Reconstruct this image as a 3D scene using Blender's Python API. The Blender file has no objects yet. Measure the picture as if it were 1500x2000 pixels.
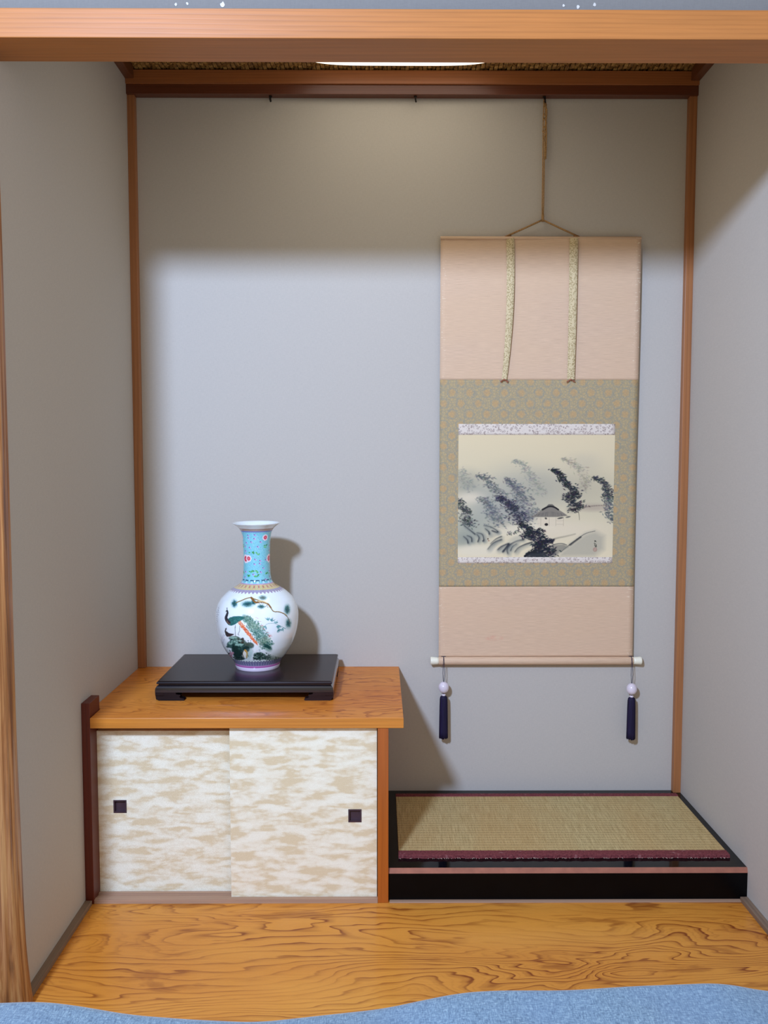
import bpy, bmesh, math, random
import numpy as np
from mathutils import Vector, Matrix

# ------------------------------------------------------------------ camera, world, light, exposure
SC = bpy.context.scene
COL = SC.collection
CAM = dict(x=0.7738, y=-2.668, z=1.1778, pitch=-0.0667, yaw=0.0052, roll=0.0004, f=1636.37)
def cam_axes():
    a, b, c = CAM['pitch'], CAM['yaw'], CAM['roll']
    fwd = Vector((math.sin(b)*math.cos(a), math.cos(b)*math.cos(a), math.sin(a)))
    r = Vector((math.cos(b), -math.sin(b), 0)); u = r.cross(fwd)
    return r*math.cos(c)+u*math.sin(c), -r*math.sin(c)+u*math.cos(c), fwd
CR, CU, CF = cam_axes()
cd = bpy.data.cameras.new('camera'); cam = bpy.data.objects.new('camera', cd); COL.objects.link(cam)
cd.sensor_fit = 'HORIZONTAL'; cd.sensor_width = 36; cd.lens = 36*CAM['f']/1500
cd.clip_start = .05
M = Matrix.Identity(4)
for i in range(3):
    M[i][0] = CR[i]; M[i][1] = CU[i]; M[i][2] = -CF[i]
M[0][3], M[1][3], M[2][3] = CAM['x'], CAM['y'], CAM['z']
cam.matrix_world = M
SC.camera = cam

w = bpy.data.worlds.new('world'); SC.world = w; w.use_nodes = True
w.node_tree.nodes['Background'].inputs[0].default_value = (1.0, .85, .64, 1)
w.node_tree.nodes['Background'].inputs[1].default_value = .58

def point(name, loc, power, col, rad):
    l = bpy.data.lights.new(name, 'POINT'); l.energy = power; l.color = col; l.shadow_soft_size = rad
    o = bpy.data.objects.new(name, l); COL.objects.link(o); o.location = loc; return o
# the cool ceiling lamp of the room, behind and to the left of the camera
point('room_light', (-.15, -3.25, 2.44), 625, (.47, .635, .99), .13)

SC.view_settings.view_transform = 'Standard'; SC.view_settings.look = 'None'
SC.view_settings.gamma = 1; SC.view_settings.exposure = 0; SC.view_settings.use_curve_mapping = False
SC.cycles.max_bounces = 10; SC.cycles.diffuse_bounces = 6

rng = random.Random(7)
nr = np.random.RandomState(5)

# ------------------------------------------------------------------ helpers
def lin(c):
    c = [v/255. for v in c]
    return tuple((v/12.92 if v <= .04045 else ((v+.055)/1.055)**2.4) for v in c)
def lin4(c): return lin(c)+(1.,)
def lin_np(a):
    a = a/255.
    return np.where(a <= .04045, a/12.92, ((np.maximum(a, 0)+.055)/1.055)**2.4)

def empty(name, loc, label, cat, group=None):
    o = bpy.data.objects.new(name, None); COL.objects.link(o); o.location = loc
    o.empty_display_size = .05
    o['label'] = label; o['category'] = cat
    if group: o['group'] = group
    return o
def wloc(o):
    v = Vector((0, 0, 0))
    while o: v += o.location; o = o.parent
    return v
def obj(name, me, mat, parent=None, smooth=False, label=None):
    """me in world coordinates"""
    if isinstance(me, bmesh.types.BMesh):
        b = me; me = bpy.data.meshes.new(name); b.to_mesh(me); b.free()
    if parent: me.transform(Matrix.Translation(-wloc(parent)))
    o = bpy.data.objects.new(name, me); COL.objects.link(o); o.parent = parent
    me.materials.append(mat)
    if smooth: me.polygons.foreach_set('use_smooth', [True]*len(me.polygons))
    if label: o['label'] = label
    return o
def struct(name, me, mat, parent=None, smooth=False):
    o = obj(name, me, mat, parent, smooth)
    o['kind'] = 'structure'; return o
def box(b, x0, x1, y0, y1, z0, z1, bev=0, seg=2):
    r = bmesh.ops.create_cube(b, size=1)
    vs = r['verts']
    bmesh.ops.scale(b, vec=(x1-x0, y1-y0, z1-z0), verts=vs)
    bmesh.ops.translate(b, vec=((x0+x1)/2, (y0+y1)/2, (z0+z1)/2), verts=vs)
    if bev > 0:
        es = list({e for v in vs for e in v.link_edges})
        bmesh.ops.bevel(b, geom=es, offset=bev, segments=seg, profile=.5, affect='EDGES')
def boxm(*a, **k):
    b = bmesh.new(); box(b, *a, **k); return b
def prism(b, pts, axis, a0, a1):
    """polygon pts (p,q) extruded on axis from a0 to a1"""
    def v(p, q, a):
        return {'x': (a, p, q), 'y': (p, a, q), 'z': (p, q, a)}[axis]
    A = [b.verts.new(v(p, q, a0)) for p, q in pts]; B = [b.verts.new(v(p, q, a1)) for p, q in pts]
    n = len(pts); fs = [b.faces.new(A), b.faces.new(B[::-1])]
    for i in range(n): fs.append(b.faces.new((A[i], B[i], B[(i+1) % n], A[(i+1) % n])))
    bmesh.ops.recalc_face_normals(b, faces=fs)
def tube(b, pts, r, n=8, cap=True):
    pts = [Vector(p) for p in pts]; rs = r if isinstance(r, (list, tuple)) else [r]*len(pts)
    rings = []; prev = None
    for i, p in enumerate(pts):
        t = (pts[min(i+1, len(pts)-1)]-pts[max(i-1, 0)]).normalized()
        if prev is None:
            a = Vector((0, 1, 0)) if abs(t.y) < .9 else Vector((1, 0, 0))
            u = t.cross(a).normalized()
        else:
            u = (prev-t*prev.dot(t)).normalized()
        prev = u; v = t.cross(u)
        rings.append([b.verts.new(p+(u*math.cos(2*math.pi*k/n)+v*math.sin(2*math.pi*k/n))*rs[i]) for k in range(n)])
    for i in range(len(rings)-1):
        for k in range(n):
            b.faces.new((rings[i][k], rings[i][(k+1) % n], rings[i+1][(k+1) % n], rings[i+1][k]))
    if cap:
        b.faces.new(rings[0][::-1]); b.faces.new(rings[-1])
def lathe(b, prof, c, n=32, axis='z'):
    """prof: list of (r, t) along the axis"""
    rings = []
    for r, t in prof:
        ring = []
        for k in range(n):
            a = 2*math.pi*k/n; p, q = r*math.cos(a), r*math.sin(a)
            ring.append(b.verts.new({'z': (c[0]+p, c[1]+q, c[2]+t), 'x': (c[0]+t, c[1]+p, c[2]+q)}[axis]))
        rings.append(ring)
    fs = []
    for i in range(len(rings)-1):
        for k in range(n):
            fs.append(b.faces.new((rings[i][k], rings[i][(k+1) % n], rings[i+1][(k+1) % n], rings[i+1][k])))
    for ring in (rings[0], rings[-1]): fs.append(b.faces.new(ring))
    bmesh.ops.recalc_face_normals(b, faces=fs)
def grid_mesh(name, P, colors=None, wrap=False):
    """P: (rows, cols, 3) array"""
    R, C, _ = P.shape
    me = bpy.data.meshes.new(name)
    i = np.arange(R-1)[:, None]; j = np.arange(C if wrap else C-1)[None, :]
    a = i*C+j; bq = i*C+(j+1) % C; c = (i+1)*C+(j+1) % C; d = (i+1)*C+j
    F = np.stack([a, d, c, bq], -1).reshape(-1, 4)
    me.vertices.add(R*C); me.vertices.foreach_set('co', P.reshape(-1).astype(np.float32))
    me.loops.add(len(F)*4); me.loops.foreach_set('vertex_index', F.reshape(-1).astype(np.int32))
    me.polygons.add(len(F)); me.polygons.foreach_set('loop_start', (np.arange(len(F))*4).astype(np.int32))
    me.polygons.foreach_set('use_smooth', np.ones(len(F), bool))
    me.update(); me.validate()
    if colors is not None:
        ca = me.color_attributes.new('paint', 'FLOAT_COLOR', 'POINT')
        c4 = np.ones((R*C, 4), np.float32); c4[:, :3] = lin_np(colors.reshape(-1, 3))*(np.array([.90, .81, .73]) if name == 'ink_painting' else 1)
        ca.data.foreach_set('color', c4.reshape(-1))
    return me

# ------------------------------------------------------------------ materials
class NT:
    def __init__(s, name, rough=.5, spec=.5, metal=0, coat=0, coat_r=.1):
        s.m = bpy.data.materials.new(name); s.m.use_nodes = True; s.t = s.m.node_tree
        s.b = s.t.nodes['Principled BSDF']
        s.b.inputs['Roughness'].default_value = rough; s.b.inputs['Specular IOR Level'].default_value = spec
        s.b.inputs['Metallic'].default_value = metal
        s.b.inputs['Coat Weight'].default_value = coat; s.b.inputs['Coat Roughness'].default_value = coat_r
    def n(s, typ, ins=None, **props):
        nd = s.t.nodes.new(typ)
        for k, v in props.items(): setattr(nd, k, v)
        for k, v in (ins or {}).items(): s.set(nd.inputs[k], v)
        return nd
    def set(s, sock, v):
        if isinstance(v, bpy.types.NodeSocket): s.t.links.new(v, sock)
        elif isinstance(v, bpy.types.Node): s.t.links.new(v.outputs[0], sock)
        else: sock.default_value = v
    def co(s, scale=(1, 1, 1), loc=(0, 0, 0), rot=(0, 0, 0)):
        tc = s.n('ShaderNodeTexCoord')
        return s.n('ShaderNodeMapping', {'Vector': tc.outputs['Object'], 'Scale': scale, 'Location': loc, 'Rotation': rot}).outputs[0]
    def noise(s, vec, scale=1, detail=3, rough=.5, dist=0):
        return s.n('ShaderNodeTexNoise', {'Vector': vec, 'Scale': scale, 'Detail': detail, 'Roughness': rough, 'Distortion': dist}).outputs[0]
    def math(s, op, a, b=0, c=0, clamp=False):
        nd = s.n('ShaderNodeMath', {0: a, 1: b, 2: c}, operation=op); nd.use_clamp = clamp; return nd.outputs[0]
    def ramp(s, f, stops, interp='LINEAR'):
        nd = s.n('ShaderNodeValToRGB', {0: f}); r = nd.color_ramp; r.interpolation = interp
        while len(r.elements) < len(stops): r.elements.new(.5)
        for e, (p, c) in zip(r.elements, stops):
            e.position = p; e.color = c if len(c) == 4 else tuple(c)+(1,)
        return nd.outputs[0]
    def mix(s, f, a, b, mode='MIX'):
        nd = s.n('ShaderNodeMix', data_type='RGBA', blend_type=mode)
        s.set(nd.inputs[0], f); s.set(nd.inputs[6], a); s.set(nd.inputs[7], b); return nd.outputs[2]
    def sep(s, v): return s.n('ShaderNodeSeparateXYZ', {0: v}).outputs
    def comb(s, x, y, z=0): return s.n('ShaderNodeCombineXYZ', {0: x, 1: y, 2: z}).outputs[0]
    def bump(s, h, strength=.3, dist=.001):
        nd = s.n('ShaderNodeBump', {'Height': h, 'Strength': strength, 'Distance': dist}); s.set(s.b.inputs['Normal'], nd.outputs[0])
    def base(s, c): s.set(s.b.inputs['Base Color'], c)
BW = [(0, (0, 0, 0, 1)), (1, (1, 1, 1, 1))]

def plain(name, c, rough=.5, spec=.5, metal=0, coat=0, var=.06, scale=40):
    m = NT(name, rough, spec, metal, coat)
    n = m.noise(m.co(), scale, 3)
    m.base(m.ramp(n, [(.3, lin4([v*(1-var) for v in c])), (.7, lin4([min(255, v*(1+var)) for v in c]))])); return m.m

def wood(name, light, dark, axis='x', dens=60, wob=3., rough=.35, coat=.2, contrast=.7, tang='z', spec=.5, fib=.25, seed=0):
    """straight-ish grain running along axis; rings counted across the other axes"""
    m = NT(name, rough, spec, 0, coat, .15)
    sc = {'x': (1, 8, 8), 'y': (8, 1, 8), 'z': (8, 8, 1)}[axis]
    v = m.co(sc, (seed, seed*.7, seed*.3))
    n = m.noise(v, .55, 2, .5, .3)
    X = m.sep(m.co())
    across = {'x': 1, 'y': 0, 'z': 0}[axis]; a2 = {'x': 2, 'y': 2, 'z': 1}[axis]
    pos = m.math('ADD', m.math('MULTIPLY', X[across], dens*.6), m.math('MULTIPLY', X[a2], dens))
    ph = m.math('ADD', m.math('MULTIPLY', n, wob*3), pos)
    fr = m.math('FRACT', ph)
    line = m.ramp(fr, [(0, (.25,)*3), (.15, (0, 0, 0)), (.6, (.15,)*3), (.92, (1,)*3), (1, (.25,)*3)])
    msk = m.ramp(m.noise(v, 1.1, 3), [(.35, (.25,)*3), (.7, (1,)*3)])
    k = m.math('MULTIPLY', m.math('MULTIPLY', line, msk), contrast)
    fsc = {'x': (4, 160, 160), 'y': (160, 4, 160), 'z': (160, 160, 4)}[axis]
    f = m.noise(m.co(fsc), 1, 3, .6)
    c = m.mix(k, lin4(light), lin4(dark))
    c = m.mix(fib, c, m.ramp(f, [(.25, lin4([q*.55 for q in light])), (.75, lin4([min(255, q*1.12) for q in light]))]))
    m.base(c); m.bump(m.math('ADD', f, m.math('MULTIPLY', line, -.6)), .15, .0006)
    return m.m

def figured(name, light, mid, dark, sx=1.2, sy=4.2, nk=15, yk=26, rough=.24, coat=.35, seed=0, contrast=.85):
    """flat-sawn pine with cathedral figure running along x"""
    m = NT(name, rough, .22, 0, coat, .12)
    v = m.co((sx, sy, 1), (seed, seed*1.3, 0))
    n = m.noise(v, 1.15, 3, .42, .75)
    fine = m.noise(m.co((7, 32, 1), (seed, 0, 0)), 1, 2, .5)
    Y = m.sep(m.co())[1]
    ph = m.math('ADD', m.math('ADD', m.math('MULTIPLY', n, nk), m.math('MULTIPLY', Y, yk)), m.math('MULTIPLY', fine, 1.25))
    fr = m.math('FRACT', ph)
    line = m.ramp(fr, [(0, (0,)*3), (.5, (.03,)*3), (.76, (.4,)*3), (.88, (1,)*3), (.93, (.85,)*3), (.96, (.1,)*3), (1, (0,)*3)])
    msk = m.ramp(m.noise(m.co((1.6, 5, 1), (3+seed, 1, 0)), 1.2, 3, .55), [(.36, (.12,)*3), (.62, (1,)*3)])
    k = m.math('MULTIPLY', line, msk)
    c = m.mix(m.math('MULTIPLY', k, contrast), lin4(light), lin4(dark))
    tone = m.ramp(m.noise(m.co((.9, 2.5, 1), (seed, 5, 0)), 1.4, 3), [(.35, (0,)*3), (.65, (1,)*3)])
    c = m.mix(m.math('MULTIPLY', tone, .55), c, m.mix(m.math('MULTIPLY', k, contrast), lin4(mid), lin4(dark)))
    bl = m.ramp(m.noise(m.co((3.2, 13, 1), (seed*2, 7, 0)), 1, 4, .6, .8), [(.60, (0,)*3), (.66, (1,)*3)])
    c = m.mix(m.math('MULTIPLY', bl, .42), c, lin4(dark))
    # fine dense growth lines
    fr2 = m.math('FRACT', m.math('MULTIPLY', ph, 3.0))
    l2 = m.ramp(fr2, [(0, (0,)*3), (.6, (.1,)*3), (.9, (1,)*3), (1, (0,)*3)])
    msk2 = m.ramp(m.noise(m.co((1.2, 3, 1), (9+seed, 4, 0)), 1.3, 2), [(.45, (0,)*3), (.62, (1,)*3)])
    c = m.mix(m.math('MULTIPLY', m.math('MULTIPLY', l2, msk2), .38), c, lin4(dark))
    fib = m.noise(m.co((6, 260, 60)), 1, 2, .6)
    c = m.mix(.12, c, m.ramp(fib, [(.3, lin4([q*.6 for q in mid])), (.7, lin4(light))]))
    m.base(c); m.bump(m.math('ADD', m.math('MULTIPLY', fib, .4), line), .08, .0006)
    m.set(m.b.inputs['Roughness'], m.ramp(fib, [(.3, (rough*1.3,)*3), (.7, (rough*.85,)*3)]))
    return m.m

def wallpaper(name, c):
    m = NT(name, .9, .15)
    a = m.noise(m.co((500, 500, 90)), 1, 3, .7); b = m.noise(m.co((90, 90, 500), (3, 1, 2)), 1, 3, .7)
    h = m.math('ADD', a, b)
    f = m.math('MULTIPLY', h, .5)
    m.base(m.ramp(f, [(.3, lin4([q*.965 for q in c])), (.7, lin4([min(255, q*1.03) for q in c]))]))
    m.bump(h, .12, .0006); return m.m

M_WALL = wallpaper('wallpaper', (189, 180, 167))
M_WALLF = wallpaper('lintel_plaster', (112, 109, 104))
M_FLOOR = figured('pine_floor', (222, 152, 62), (196, 110, 30), (116, 40, 8), seed=2.3, coat=.08, contrast=1., nk=19, yk=34)
M_SLAB = figured('pine_board', (224, 142, 56), (206, 110, 32), (140, 54, 12), sx=1.9, sy=5.5, nk=12, yk=30, rough=.34, coat=0, seed=6.1, contrast=.85)
M_BEAM = wood('beam_cedar', (172, 108, 52), (126, 70, 28), 'x', 110, 1.2, .45, .0, .5, seed=1, spec=.3)
M_STRIP = wood('corner_cedar', (168, 108, 62), (112, 58, 28), 'z', 140, 1.5, .45, .0, .6, seed=4)
M_LEDGE = wood('ledge_cedar', (166, 98, 50), (96, 46, 20), 'x', 120, 2, .45, .1, .6, seed=2)
M_RAIL = wood('dark_rail', (104, 52, 28), (56, 24, 12), 'x', 130, 2, .4, .1, .6, seed=3)
M_LEDGEY = wood('side_ledge_cedar', (112, 62, 34), (64, 30, 16), 'y', 120, 2, .45, .1, .6, seed=5)
M_POST = wood('cabinet_post', (174, 90, 26), (132, 56, 12), 'z', 90, 1.4, .35, .1, .4, seed=8)
M_FRONT = wood('board_edge', (204, 128, 48), (172, 88, 24), 'x', 120, 1.6, .3, .1, .5, seed=9, spec=.3)
M_MAHOG = wood('red_board', (100, 34, 14), (58, 17, 8), 'z', 130, 1.6, .45, .0, .5, seed=11)
M_SILL = wood('worn_sill', (176, 140, 112), (120, 84, 62), 'x', 160, 1.2, .6, 0, .5, seed=12)
M_BASE = wood('grey_baseboard', (132, 108, 86), (84, 62, 46), 'y', 160, 1.2, .6, 0, .5, seed=13)
M_LACQ = plain('black_lacquer', (4, 4, 5), .07, .35, coat=0, var=.15, scale=20)
M_LACQF = plain('black_lacquer_front', (5, 5, 6), .3, .12, coat=0, var=.15, scale=20)
M_CHAMF = plain('cinnabar_edge', (158, 100, 78), .4, .5)
M_IRON = plain('iron', (34, 26, 22), .5, .5, metal=.6)
M_CORD = plain('cord_brown', (158, 122, 78), .85, .2, var=.25, scale=400)
M_IVORY = plain('ivory', (238, 230, 204), .35, .5, var=.03)
M_BEAD = plain('pale_bead', (226, 212, 216), .22, .5, coat=.3, var=.04)
M_TUFT = plain('brown_tuft', (152, 100, 76), .9, .1, var=.2, scale=300)
M_DCORD = plain('navy_cord', (38, 32, 58), .8, .2)
M_PORC = plain('white_glaze', (236, 242, 240), .08, .5, coat=.6, var=.01)

def paint_mat(name, rough=.12, coat=.6, spec=.5, grain=False):
    m = NT(name, rough, spec, 0, coat, .05)
    a = m.n('ShaderNodeVertexColor', layer_name='paint').outputs[0]
    if grain:
        g = m.noise(m.co((300, 300, 900)), 1, 3, .7)
        a = m.mix(.05, a, m.ramp(g, BW), 'OVERLAY')
    m.base(a); return m.m
M_VASE = paint_mat('painted_porcelain')
M_INK = paint_mat('ink_on_silk', .85, 0, .15, True)

def tassel_mat():
    m = NT('purple_silk', .7, .3)
    n = m.noise(m.co((900, 900, 12)), 1, 2)
    m.base(m.ramp(n, [(.3, lin4((14, 9, 28))), (.7, lin4((36, 24, 62)))])); m.bump(n, .6, .001); return m.m
M_TASSEL = tassel_mat()

def stand_mat():
    m = NT('ebonised_stand', .26, .16, 0, .10, .1)
    f = m.noise(m.co((8, 240, 240)), 1, 3, .6); g = m.noise(m.co((1.5, 12, 12)), 1, 2)
    c = m.ramp(f, [(.3, lin4((14, 9, 12))), (.72, lin4((36, 24, 25)))])
    m.base(m.mix(.3, c, m.ramp(g, [(.4, lin4((20, 14, 18))), (.6, lin4((58, 36, 32)))])))
    m.bump(f, .12, .0004); return m.m
M_STAND = stand_mat()
M_STANDG = plain('polished_moulding', (16, 12, 18), .2, .5, coat=.7, var=.1)

def tatami_mat():
    m = NT('tatami_rush', .75, .25)
    X = m.sep(m.co())
    rib = m.math('PINGPONG', m.math('MULTIPLY', X[1], 1/.0155), .5)        # valley lines run along x
    valley = m.ramp(rib, [(0, (1,)*3), (.10, (.6,)*3), (.24, (0,)*3)])
    rush = m.noise(m.co((420, 14, 1)), 1, 2, .6)
    dots = m.ramp(m.noise(m.co((260, 130, 1)), 1, 2), [(.42, (0,)*3), (.6, (1,)*3)])
    c = m.ramp(rush, [(.25, lin4((158, 134, 84))), (.75, lin4((212, 190, 136)))])
    pat = m.noise(m.co((3.2, .9, 1), (2, 0, 0)), 1, 3, .6)
    c = m.mix(m.ramp(pat, [(.4, (0,)*3), (.62, (.45,)*3)]), c, lin4((188, 148, 90)))
    c = m.mix(m.math('MULTIPLY', m.math('MULTIPLY', valley, dots), .62), c, lin4((96, 78, 44)))
    m.base(c); m.bump(m.math('SUBTRACT', m.math('MULTIPLY', rush, .35), valley), .5, .0012); return m.m
M_TATAMI = tatami_mat()
def border_mat():
    m = NT('maroon_border', .8, .2)
    n = m.noise(m.co((200, 260, 200)), 1, 3, .7); e = m.noise(m.co((40, 60, 1)), 1, 3, .6)
    c = m.ramp(n, [(.3, lin4((84, 34, 38))), (.7, lin4((138, 70, 70)))])
    c = m.mix(m.ramp(e, [(.62, (0,)*3), (.74, (.5,)*3)]), c, lin4((186, 140, 134)))
    m.base(c); m.bump(n, .4, .001); return m.m
M_BORDER = border_mat()
M_FRAY = plain('frayed_thread', (196, 168, 150), .9, .1)

def fusuma_mat():
    m = NT('cloud_paper', .6, .25)
    co = m.co()
    X = m.sep(co)
    p = m.comb(m.math('MULTIPLY', X[0], 1), m.math('MULTIPLY', X[2], 1), 0)
    vo = m.n('ShaderNodeTexVoronoi', {'Vector': m.n('ShaderNodeMapping', {'Vector': p, 'Scale': (64, 110, 1)}).outputs[0], 'Scale': 1., 'Smoothness': .25}, feature='SMOOTH_F1').outputs[0]
    big = m.noise(m.n('ShaderNodeMapping', {'Vector': p, 'Scale': (13, 46, 1)}).outputs[0], 1, 3, .5, .35)
    f = m.math('ADD', big, m.math('MULTIPLY', vo, -.13))
    # each cloud: crisp scalloped top, soft lower side
    f2 = m.math('ADD', f, .045)
    k = m.ramp(m.math('ADD', f2, m.math('MULTIPLY', m.noise(m.co((260, 260, 260)), 1, 2), .05)), [(.39, (.05,)*3), (.45, (.35,)*3), (.52, (.72,)*3), (.64, (1,)*3)])
    sp = m.noise(m.co((700, 700, 700)), 1, 2, .8)
    tan = m.ramp(sp, [(.3, lin4((206, 182, 140))), (.7, lin4((226, 206, 166)))])
    wht = m.ramp(sp, [(.3, lin4((224, 214, 184))), (.7, lin4((250, 243, 220)))])
    m.base(m.mix(k, tan, wht))
    m.bump(sp, .2, .0006); return m.m
M_FUSUMA = fusuma_mat()

def silk_mat():
    m = NT('pink_silk', .75, .25)
    a = m.noise(m.co((26, 26, 620)), 1, 3, .6); b = m.noise(m.co((3, 3, 7)), 1, 2); s = m.noise(m.co((30, 30, 60), (4, 0, 2)), 1, 3, .6)
    c = m.ramp(a, [(.25, lin4((200, 166, 136))), (.75, lin4((224, 190, 156)))])
    c = m.mix(m.ramp(b, [(.35, (0,)*3), (.65, (.35,)*3)]), c, lin4((216, 180, 142)))
    # flecks of worn pale threads near the two edges
    X = m.sep(m.co())
    edge = m.ramp(m.math('ABSOLUTE', m.math('SUBTRACT', X[0], 0)), [(.285, (0,)*3), (.308, (1,)*3)])
    fl = m.ramp(m.noise(m.co((90, 90, 300), (1, 5, 3)), 1, 2), [(.64, (0,)*3), (.67, (1,)*3)])
    c = m.mix(m.math('MULTIPLY', m.math('MULTIPLY', edge, fl), .8), c, lin4((250, 236, 206)))
    Xs = m.math('DIVIDE', m.math('ADD', X[0], .134), .036); Zs = m.math('DIVIDE', m.math('SUBTRACT', X[2], .074), .010)
    st_ = m.math('ADD', m.math('MULTIPLY', Xs, Xs), m.math('MULTIPLY', Zs, Zs))
    c = m.mix(m.math('MULTIPLY', m.ramp(st_, [(0, (1,)*3), (1, (0,)*3)]), m.ramp(s, [(.4, (0,)*3), (.6, (.5,)*3)])), c, lin4((214, 130, 112)))
    m.base(c); m.bump(a, .25, .0006); return m.m
M_SILK = silk_mat()

def brocade_mat():
    m = NT('green_brocade', .7, .3)
    X = m.sep(m.co())
    PX, PZ = .0545, .0335
    u = m.math('MULTIPLY', X[0], 1/PX); v = m.math('MULTIPLY', X[2], 1/PZ)
    row = m.math('FLOOR', v)
    off = m.math('MULTIPLY', m.math('MODULO', m.math('ADD', row, 100), 2), .5)
    uu = m.math('SUBTRACT', m.math('FRACT', m.math('ADD', u, off)), .5); vv = m.math('SUBTRACT', m.math('FRACT', v), .5)
    dx = m.math('MULTIPLY', uu, PX); dz = m.math('MULTIPLY', vv, PZ)
    d = m.math('SQRT', m.math('ADD', m.math('MULTIPLY', dx, dx), m.math('MULTIPLY', dz, dz)))
    wob = m.math('MULTIPLY', m.noise(m.co((190, 190, 190)), 1, 2), .009)
    dd = m.math('ADD', d, wob)
    fl = m.ramp(dd, [(.0118, (1,)*3), (.0165, (0,)*3)])
    ringl = m.ramp(dd, [(.0175, (0,)*3), (.0195, (1,)*3), (.0215, (0,)*3)])
    vo = m.n('ShaderNodeTexVoronoi', {'Vector': m.co((115, 115, 115)), 'Scale': 1.}, feature='DISTANCE_TO_EDGE').outputs[0]
    vine = m.ramp(vo, [(.05, (1,)*3), (.14, (0,)*3)])
    c = m.ramp(m.noise(m.co((500, 500, 500)), 1, 2), [(.3, lin4((170, 146, 104))), (.7, lin4((190, 166, 122)))])
    c = m.mix(m.math('MULTIPLY', vine, .5), c, lin4((136, 136, 120)))
    c = m.mix(m.math('MULTIPLY', ringl, .45), c, lin4((132, 136, 128)))
    c = m.mix(m.math('MULTIPLY', fl, .42), c, lin4((198, 150, 92)))
    m.base(c); m.bump(vine, .1, .0004); return m.m
M_BROC = brocade_mat()
def ichi_mat(name, ground, fig, scale=190, gold=None):
    m = NT(name, .7, .3)
    vo = m.n('ShaderNodeTexVoronoi', {'Vector': m.co((scale, 1, scale)), 'Scale': 1., 'Randomness': .8}, feature='F1').outputs[0]
    k = m.ramp(vo, [(.2, (0,)*3), (.30, (1,)*3), (.42, (1,)*3), (.5, (0,)*3)])
    n = m.noise(m.co((scale*2.2, 1, scale*2.2)), 1, 1)
    k = m.math('MULTIPLY', k, m.ramp(n, [(.38, (.25,)*3), (.5, (1,)*3)]))
    m.base(m.mix(k, lin4(ground), lin4(fig))); return m.m
M_ICHI = ichi_mat('white_brocade', (222, 206, 188), (164, 144, 132), 130)
M_RIBBON = ichi_mat('gold_brocade', (212, 190, 146), (150, 124, 74), 230)

def quilt_mat():
    m = NT('blue_cotton', .9, .2)
    a = m.noise(m.co((520, 90, 300)), 1, 3, .7); b = m.noise(m.co((90, 520, 300), (2, 7, 1)), 1, 3, .7); g = m.noise(m.co((5, 5, 5)), 1, 2)
    h = m.math('MULTIPLY', m.math('ADD', a, b), .5)
    c = m.ramp(h, [(.36, lin4((80, 102, 122))), (.52, lin4((122, 148, 166))), (.66, lin4((168, 192, 200)))])
    c = m.mix(m.ramp(g, [(.4, (0,)*3), (.6, (.15,)*3)]), c, lin4((120, 150, 190)))
    m.base(c); m.bump(h, .5, .0015); m.b.inputs['Sheen Weight'].default_value = .3; return m.m
M_QUILT = quilt_mat()

# ------------------------------------------------------------------ setting
W = 1.75
struct('wall_back', boxm(-.15, W+.15, 0, .08, -.05, 2.45), M_WALL)
struct('wall_left', boxm(-.08, 0, -.95, 0, -.05, 2.45), M_WALL)
struct('wall_right', boxm(W, W+.08, -4.2, 0, -.1, 2.75), M_WALL)
# wall above the beam, with chips in the plaster along its foot
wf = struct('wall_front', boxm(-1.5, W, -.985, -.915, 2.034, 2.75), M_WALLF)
M_CHIP = plain('bare_plaster', (190, 186, 178), .9, .1)
for (cx, cz, cr) in [(.38, 2.048, .0035), (.402, 2.05, .003), (.47, 2.0475, .0058), (1.13, 2.048, .003), (1.158, 2.046, .0038), (1.19, 2.05, .0035)]:
    b = bmesh.new(); pts = []
    for k in range(9):
        a = 2*math.pi*k/9; r = cr*rng.uniform(.7, 1.2)
        pts.append((cx+r*math.cos(a)*.8, cz+r*math.sin(a)))
    prism(b, pts, 'y', -.9858, -.984); obj('plaster_chip', b, M_CHIP, wf)
struct('floor', boxm(0, W, -1.0, 0, -.04, 0), M_FLOOR)
M_ROOMFL = plain('room_tatami', (196, 176, 128), .85, .2, var=.1, scale=30)
struct('floor', boxm(-1.5, W, -4.2, -1.0, -.1, -.045), M_ROOMFL)
struct('ceiling', boxm(0, W, -.92, 0, 2.362, 2.45), plain('ceiling_backing', (120, 86, 46), .9, .1))
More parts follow.
